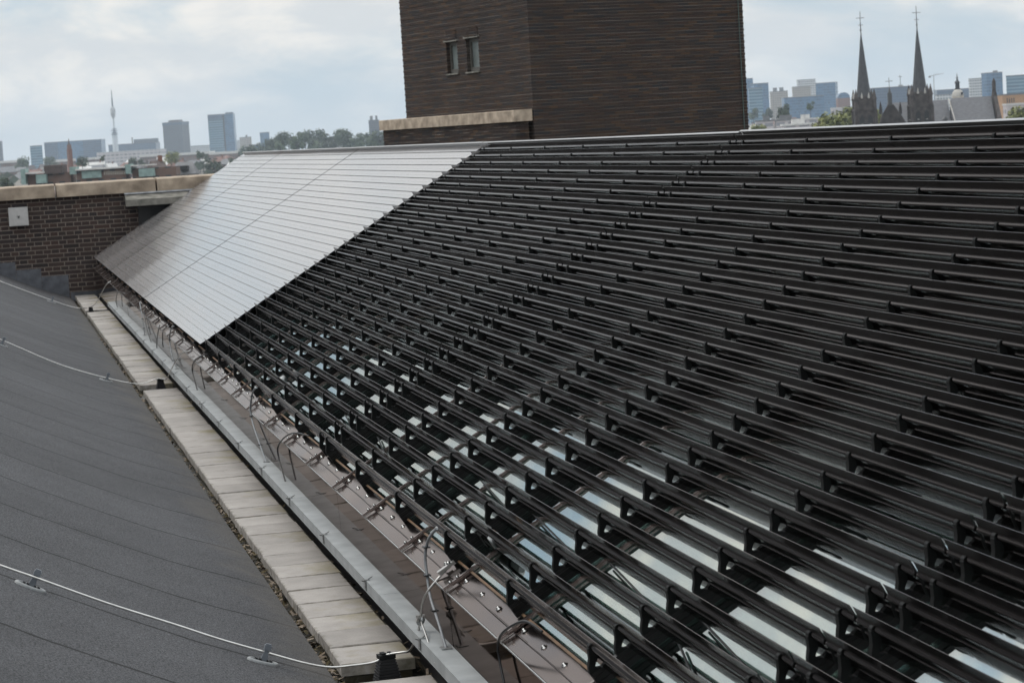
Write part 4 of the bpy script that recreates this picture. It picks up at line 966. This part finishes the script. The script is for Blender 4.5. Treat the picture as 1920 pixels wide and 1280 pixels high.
# dome with lantern
d = 800; p, a = frame(1796, 181, d); k = d / F
o = link('domed_church', None, None, (p.x, p.y, ZG)); o.rotation_euler = (0, 0, a); tag(o, 'white dome with slender lantern behind the church roof', 'dome'); h = p.z - ZG
b = MB(); b.lathe((0, 0, 0), [(11 * k, 0), (11 * k, h)], 24); b.build('drum', M['cream'], o)
b = MB(); b.lathe((0, 0, h), [(11.3 * k * math.cos(R_(t)), 14.5 * k * math.sin(R_(t))) for t in (0, 15, 30, 45, 60, 72, 80)], 24); dm = b.build('dome', M['whitestone'], o)
b = MB(); b.box((6 * k, -9 * k, h + 5 * k), (3.5 * k, 5 * k, 5 * k)); b.build('dormer', M['darkmetal'], dm)
b = MB()
for t in range(8): b.tube([(3.4 * k * math.cos(t * .785), 3.4 * k * math.sin(t * .785), h + 14 * k), (3.4 * k * math.cos(t * .785), 3.4 * k * math.sin(t * .785), h + 26 * k)], .7 * k, 6)
b.lathe((0, 0, h + 14 * k), [(5.4 * k, -1 * k), (5.4 * k, .6 * k)], 16); b.lathe((0, 0, h + 25 * k), [(5 * k, 0), (5.2 * k, 1.2 * k), (3.4 * k, 3 * k), (1.2 * k, 7 * k), (2 * k, 9 * k), (1 * k, 11 * k), (.3 * k, 18 * k)], 12)
b.build('lantern', M['spire'], o)

# twin-spired church
D = 600; k = D / F
ch = link('twin_spired_church', None, None, (0, 0, 0)); p, a = frame(1700, 230, D); ch.location = (p.x, p.y, ZG); ch.rotation_euler = (0, 0, a)
tag(ch, 'dark brick church with two tall slate spires and long grey roof', 'church')
def cz(u, v): return P(u, v, D).z - ZG
cxp = lambda u: (u - 1700) * k
def churchtower(u, vtop, vbelt, vap, vcross, w):
    x = cxp(u); ztop = cz(u, vtop); zb = cz(u, vbelt); za = cz(u, vap); zx = cz(u, vcross); hw = w * k / 2
    b = MB(); b.box((0, 0, zb / 2), (2 * hw, 2 * hw, zb)); b.box((0, 0, zb), (2 * hw + .5, 2 * hw + .5, .5)); b.box((0, 0, (zb + ztop) / 2), (2 * hw * .92, 2 * hw * .92, ztop - zb))
    for sx_ in (-1, 1):
        for sy_ in (-1, 1): b.box((sx_ * hw, sy_ * hw, zb / 2), (.7, .7, zb - .3))
    o = b.build('bell_tower', M['churchstone'], ch); o.location = (x, 0, 0)
    b = MB(); b.lathe((0, 0, ztop - 1.2), [(hw * .86, 0), (hw * .70, (za - ztop) * .12), (hw * .06, za - ztop + 1.2)], 8, False); sp_ = b.build('spire', M['spire'], o)
    gb = MB()
    for t in range(4):
        X = Vector((math.cos(t * math.pi / 2), math.sin(t * math.pi / 2), 0)); Y = Vector((-X.y, X.x, 0))
        c = X * hw * .98
        gb.prism([c - Y * hw * .62 + Vector((0, 0, zb)), c + Y * hw * .62 + Vector((0, 0, zb)), c + Y * hw * .5 + Vector((0, 0, zb + 1.2)), c + Vector((0, 0, ztop + .6)), c - Y * hw * .5 + Vector((0, 0, zb + 1.2))], -X * hw * .6)
    gb.build('gablet', M['churchstone'], o)
    for sx_ in (-1, 1):
        for sy_ in (-1, 1): pn = MB(); pn.lathe((sx_ * hw * .92, sy_ * hw * .92, zb), [(.45, 0), (.45, (ztop - zb) * .75), (.62, (ztop - zb) * .78), (.05, ztop - zb + 2.0)], 6, False); pn.build('pinnacle', M['churchstone'], o)
    for t in range(4):
        X = Vector((math.cos(t * math.pi / 2), math.sin(t * math.pi / 2), 0)); Y = Vector((-X.y, X.x, 0))
        for q in (-1, 1): lt = MB(); lt.lathe(X * hw * 1.0 + Y * q * hw * .35 + Vector((0, 0, ztop - .4)), [(.22, 0), (.3, .3), (.04, 1.5)], 5); lt.build('crocket', M['whitestone'], o)
    for t in (3, 2, 0):
        X = Vector((math.cos(t * math.pi / 2), math.sin(t * math.pi / 2), 0)); Y = Vector((-X.y, X.x, 0))
        for q in (-1, 1):
            c = X * (hw + .02) + Y * q * hw * .42; wz = zb - 1.2; ww = hw * .25
            wb = MB(); wb.prism([c - Y * ww + Vector((0, 0, wz - 5.5)), c + Y * ww + Vector((0, 0, wz - 5.5)), c + Y * ww + Vector((0, 0, wz - .9)), c + Vector((0, 0, wz)), c - Y * ww + Vector((0, 0, wz - .9))], X * .05)
            wo_ = wb.build('belfry_window', M['darkmetal'], o)
            lv = MB()
            for i in range(3): lv.box(c + X * .1 + Vector((0, 0, wz - 2.4 - i * 1.2)), (.5, .5, .14), X, Y)
            lv.build('louver', M['whitestone'], wo_)
    f = MB(); f.tube([(0, 0, za - .5), (0, 0, zx)], [.16, .07], 6); f.box((0, 0, za + (zx - za) * .72), (2.1, .09, .12)); f.box((0, 0, za + (zx - za) * .42), (1.2, .09, .12)); f.lathe((0, 0, za + (zx - za) * .2), [(.05, -.3), (.28, 0), (.05, .3)], 8)
    f.box((0, 0, za + (zx - za) * .72), (.10, 1.2, .12)); f.build('finial_cross', M['gold'], sp_)
churchtower(1622, 182, 206, 66, 22, 37)
churchtower(1727, 173, 197, 56, 12, 38)
# west gable between the towers
b = MB(); x0, x1, xm = cxp(1652), cxp(1705), cxp(1674)
b.prism([(x0, 2.5, 0), (x1, 2.5, 0), (x1, 2.5, cz(1704, 236)), (cxp(1694), 2.5, cz(1694, 216)), (cxp(1680), 2.5, cz(1680, 196)), (cxp(1670), 2.5, cz(1670, 196)), (cxp(1658), 2.5, cz(1658, 216)), (x0, 2.5, cz(1652, 236))], (0, 1.2, 0)); gw = b.build('west_gable', M['churchstone'], ch)
b = MB(); b.box((xm, 3, cz(1674, 186)), (1.0, 1.0, 3.2)); b.lathe((xm, 3, cz(1674, 178)), [(.6, 0), (.05, 2.2)], 4, False); b.tube([(xm, 3, cz(1674, 170)), (xm, 3, cz(1674, 145))], .07, 6); b.box((xm, 3, cz(1674, 152)), (1.9, .08, .12)); b.build('gable_cross', M['gold'], gw)
for u in (1656, 1693): b = MB(); b.lathe((cxp(u), 3, cz(u, 214)), [(.4, 0), (.4, 1.6), (.04, 3.2)], 5, False); b.build('pinnacle', M['churchstone'], gw)
# long slate roof
def slope(u0, u1, vr0, vr1, y, drop, name, mt):
    a0, a1 = cxp(u0), cxp(u1); z0, z1 = cz(u0, vr0), cz(u1, vr1); zr = (z0 + z1) / 2
    b = MB(); hd = drop * .62
    b.prism([(a0, y, 0), (a0, y, zr - drop), (a0, y - .4, zr - drop - .3), (a0, y + hd, zr), (a0, y + 2 * hd + .4, zr - drop - .3), (a0, y + 2 * hd, zr - drop), (a0, y + 2 * hd, 0)], (a1 - a0, 0, 0)); return b.build(name, mt, ch)
slope(1680, 1796, 193.5, 184.5, 6, 11, 'nave_roof', M['slate'])
slope(1798, 1875, 185, 177.5, 2.5, 12, 'transept_roof', M['slate'])
b = MB(); b.prism([(cxp(1796), 1.9, cz(1813, 240)), (cxp(1797), 1.9, cz(1813, 240)), (cxp(1797), 11.5, cz(1797, 184)), (cxp(1795), 11.5, cz(1797, 184))], (.06, 0, .1)); b.build('valley_strip', M['whitestone'], ch)
xg = cxp(1876); zt_ = cz(1876, 176)
b = MB(); b.prism([(xg - 1.1, -.5, 0), (xg + .2, -1.2, 0), (xg + .2, -1.2, zt_ - 12), (xg + .2, 9.9, zt_ + 1.4), (xg + .2, 19, zt_ - 12), (xg + .2, 19, 0)], (.9, 0, 0)); tg = b.build('transept_gable', M['churchstone'], ch)
b = MB(); b.prism([(xg - .2, 8.4, zt_ - 13), (xg + 3.2, 8.4, zt_ - 13), (xg + .9, 8.4, zt_ + .6), (xg + .1, 8.4, zt_ + .6)], (0, 1.2, 0)); b.box((xg + .5, 9, zt_ + 1.6), (.8, .8, 3.4)); b.lathe((xg + .5, 9, zt_ + 3.2), [(.6, 0), (.1, .9)], 4, False); b.build('pinnacle', M['churchstone'], tg)
b = MB(); b.box((cxp(1778), 4.5, cz(1778, 228)), (1.0, 1.4, 1.2)); b.prism([(cxp(1778) - .7, 3.6, cz(1778, 224)), (cxp(1778) + .7, 3.6, cz(1778, 224)), (cxp(1778), 3.6, cz(1778, 218))], (0, 2, 0)); b.build('roof_dormer', M['roofgrey'], ch)

# ------------------------------------------------------------------ trees
def crown_mesh(seed, lm, nl=700, tall=1.):
    r = random.Random(seed); b = MB()
    lobes = [(Vector((r.uniform(-.55, .55), r.uniform(-.55, .55), r.uniform(-.35, .6) * tall)), r.uniform(.28, .55)) for _ in range(9)]
    for i in range(nl):
        c, q = r.choice(lobes); v = Vector((r.gauss(0, 1), r.gauss(0, 1), r.gauss(0, 1))).normalized() * q * (r.random() ** .35) * r.uniform(.85, 1.12)
        p = c + v; nn = (v.normalized() + Vector((r.uniform(-.8, .8), r.uniform(-.8, .8), r.uniform(-.2, .9)))).normalized()
        a = nn.orthogonal().normalized(); t = r.uniform(0, 6.28); a = a * math.cos(t) + nn.cross(a) * math.sin(t); c2 = nn.cross(a); s = r.uniform(.075, .17)
        b.add([p - a * s, p - c2 * s * .6, p + a * s, p + c2 * s * .6], [(0, 1, 2, 3)])
    return b.mesh('crown', M[lm])
CR = {('leaf', i): crown_mesh(30 + i, 'leaf') for i in range(4)}; CR.update({('leaf2', i): crown_mesh(50 + i, 'leaf2') for i in range(3)})
CR[('tall', 0)] = crown_mesh(77, 'leaf', 700, 1.7)
tb = MB(); tb.tube([(0, 0, 0), (.02, .01, .5), (0, 0, 1)], [.09, .07, .04], 7)
TRK = tb.mesh('trunk', M['bark'])
tb = MB()
for q in range(6):
    w = q * 1.1; tb.tube([(0, 0, -.35 + q * .05), (.25 * math.cos(w), .25 * math.sin(w), -.05 + q * .06), (.42 * math.cos(w), .42 * math.sin(w), .15 + q * .05)], [.035, .02, .008], 5)
LMB = tb.mesh('limbs', M['bark'])
def tree(u, vtop, wpx, d, kind, label, tall=1., group='trees in the city'):
    k = d / F; p = P(u, vtop, d); rad = wpx * k / 2; h = rad * 2.2 * tall
    o = link('tree', None, None, (p.x, p.y, ZG)); o['label'] = label; o['category'] = 'tree'; o['group'] = group; o['kind'] = 'thing'
    zc_ = p.z - ZG - rad * .8 * tall
    c = link('crown', CR[kind], o, (0, 0, zc_)); c.scale = (rad, rad, rad * tall); c.rotation_euler = (0, 0, random.uniform(0, 6.28))
    t = link('trunk', TRK, o, (0, 0, 0)); t.scale = (rad, rad, max(zc_, .5))
    t = link('limbs', LMB, o, (0, 0, zc_)); t.scale = (rad, rad, rad * tall)
rng2 = random.Random(5)
for i in range(17):
    u = 462 + i * 15.6; vt = 276 - 26 * min(1, i / 5) + rng2.uniform(-4, 5) - (i > 6) * 1
    tree(u, vt, rng2.uniform(34, 50), rng2.uniform(1900, 2500), ('leaf', i % 4), f"dark green tree in the far tree bank, {ordn(i + 1)} from its left end", rng2.uniform(.9, 1.25), 'dark tree bank behind the pale louvers')
for i, (u, vt, w, d, kd, lb_) in enumerate((
        (320, 283, 34, 1500, ('leaf2', 0), 'round light green tree below the brown office tower'), (379, 283, 22, 1700, ('leaf', 1), 'small green tree below the tall glass tower'),
        (153, 294, 26, 1300, ('leaf', 2), 'dark green tree right of the red brick spire'), (248, 297, 34, 1500, ('leaf', 3), 'green tree before the long pale pink building'),
        (192, 292, 12, 1300, ('tall', 0), 'narrow dark tree before the pale pink building'), (12, 335, 30, 700, ('leaf', 0), 'dark tree above the coping at the left frame edge'),
        (118, 330, 34, 600, ('leaf2', 1), 'bushy tree between two copper dormers'), (395, 300, 50, 1300, ('leaf', 2), 'wide dark tree left of the pale louver corner'), (440, 296, 26, 1400, ('leaf', 1), 'dark tree touching the pale louver corner'),
        (45, 296, 40, 2200, ('leaf', 3), 'dark tree left of the teal banded block'), (95, 296, 34, 2300, ('leaf', 0), 'tree below the wide blue office block'), (265, 300, 16, 1500, ('leaf', 0), 'small dark tree left of the round light tree'))):
    tree(u, vt, w, d, kd, lb_)
for i, (u, vt, w, d, kd, lb_, tl) in enumerate((
        (1468, 196, 33, 1300, ('leaf', 1), 'tall dark green tree right of the brick tower', 1.1), (1519, 192, 18, 1500, ('tall', 0), 'narrow dark green tree left of the church', 1.0),
        (1566, 207, 66, 620, ('leaf2', 0), 'light green tree left of the left church tower', .9), (1596, 206, 58, 630, ('leaf2', 1), 'light green tree touching the left church tower', .9), (1650, 206, 48, 640, ('leaf2', 2), 'light green tree between the church towers', .9),
        (1536, 219, 44, 700, ('leaf2', 2), 'low light green tree above the ridge', .8), (1905, 206, 64, 520, ('leaf2', 1), 'light green tree right of the church gable', .9), (1425, 232, 40, 800, ('leaf2', 0), 'low green tree beside the brick tower foot', .7),
        (1412, 205, 24, 2200, ('leaf', 0), 'hazy tree below the broad blue tower', 1.0), (1590, 200, 26, 2100, ('leaf', 2), 'hazy tree below the arched building', 1.0), (1440, 204, 26, 2300, ('leaf', 3), 'hazy tree below the beige stepped block', 1.0))):
    tree(u, vt, w, d, kd, lb_, tl)

cr_ = MB(); r6 = random.Random(12)
for i in range(420):
    u = r6.uniform(-150, 900) if i % 2 else r6.uniform(1380, 2100); d = r6.uniform(240, 1500)
    p = P(u, 290, d); w, l, h = r6.uniform(7, 14), r6.uniform(9, 22), r6.uniform(7, 11.5); a = math.atan2(RH.y, RH.x) + r6.choice([0, .3, -.35, 1.57])
    X = Vector((math.cos(a), math.sin(a), 0)); Y = Vector((-X.y, X.x, 0)); c = Vector((p.x, p.y, ZG))
    if 560 < d < 700 and u > 1560: continue
    if 500 < d < 545 and u < 400: continue
    cr_.cur = 0; cr_.box(c + Vector((0, 0, h / 2)), (w, l, h), X, Y)
    cr_.cur = r6.choice([1, 2, 2, 3]); z = Vector((0, 0, h + .05)); k_ = w / 2 + .3
    cr_.prism([c + z - X * k_ - Y * (l / 2), c + z + X * k_ - Y * (l / 2), c + z + Vector((0, 0, w * .38)) - Y * (l / 2)], Y * l)
tag(cr_.build('city_rooftops', [M['fac_brick'], M['roofred'], M['roofgrey'], M['roofbrown']]), 'mass of low city roofs between this building and the skyline', 'rooftops', kind='stuff')
tb = MB(); r5 = random.Random(9)
for i in range(7000):
    u = r5.uniform(-80, 760) if i % 3 else r5.uniform(1395, 1960); d = r5.uniform(1700, 5600)
    p = P(u, 290, d); hh = 8 + 6 * math.sin(u * .05 + d * .004) + r5.uniform(-5, 5); c = Vector((p.x, p.y, ZG + r5.uniform(1, max(3, hh))))
    a = RH * r5.uniform(3, 7); u2 = Vector((0, 0, r5.uniform(2.5, 5))); ff = FH * r5.uniform(-3, 3)
    tb.add([c - a - ff, c - u2 * .8, c + a + ff, c + u2], [(0, 1, 2, 3)])
tag(tb.build('far_treeline', M['leaf']), 'dark tree belts lying between the far city roofs', 'trees', kind='stuff')

# ------------------------------------------------------------------ haze
mt = bpy.data.materials.new('haze_air'); mt.use_nodes = True; T = mt.node_tree; T.nodes.clear()
pv = T.nodes.new('ShaderNodeVolumePrincipled'); pv.inputs['Color'].default_value = (.78, .89, 1, 1); pv.inputs['Density'].default_value = 0.9e-4; pv.inputs['Anisotropy'].default_value = .0
oo = T.nodes.new('ShaderNodeOutputMaterial'); T.links.new(pv.outputs[0], oo.inputs['Volume'])
b = MB(); b.box((0, 3200, 95), (18400, 13000, 246)); tag(b.build('haze', mt), 'pale blue summer haze over the far city', 'haze', kind='stuff')
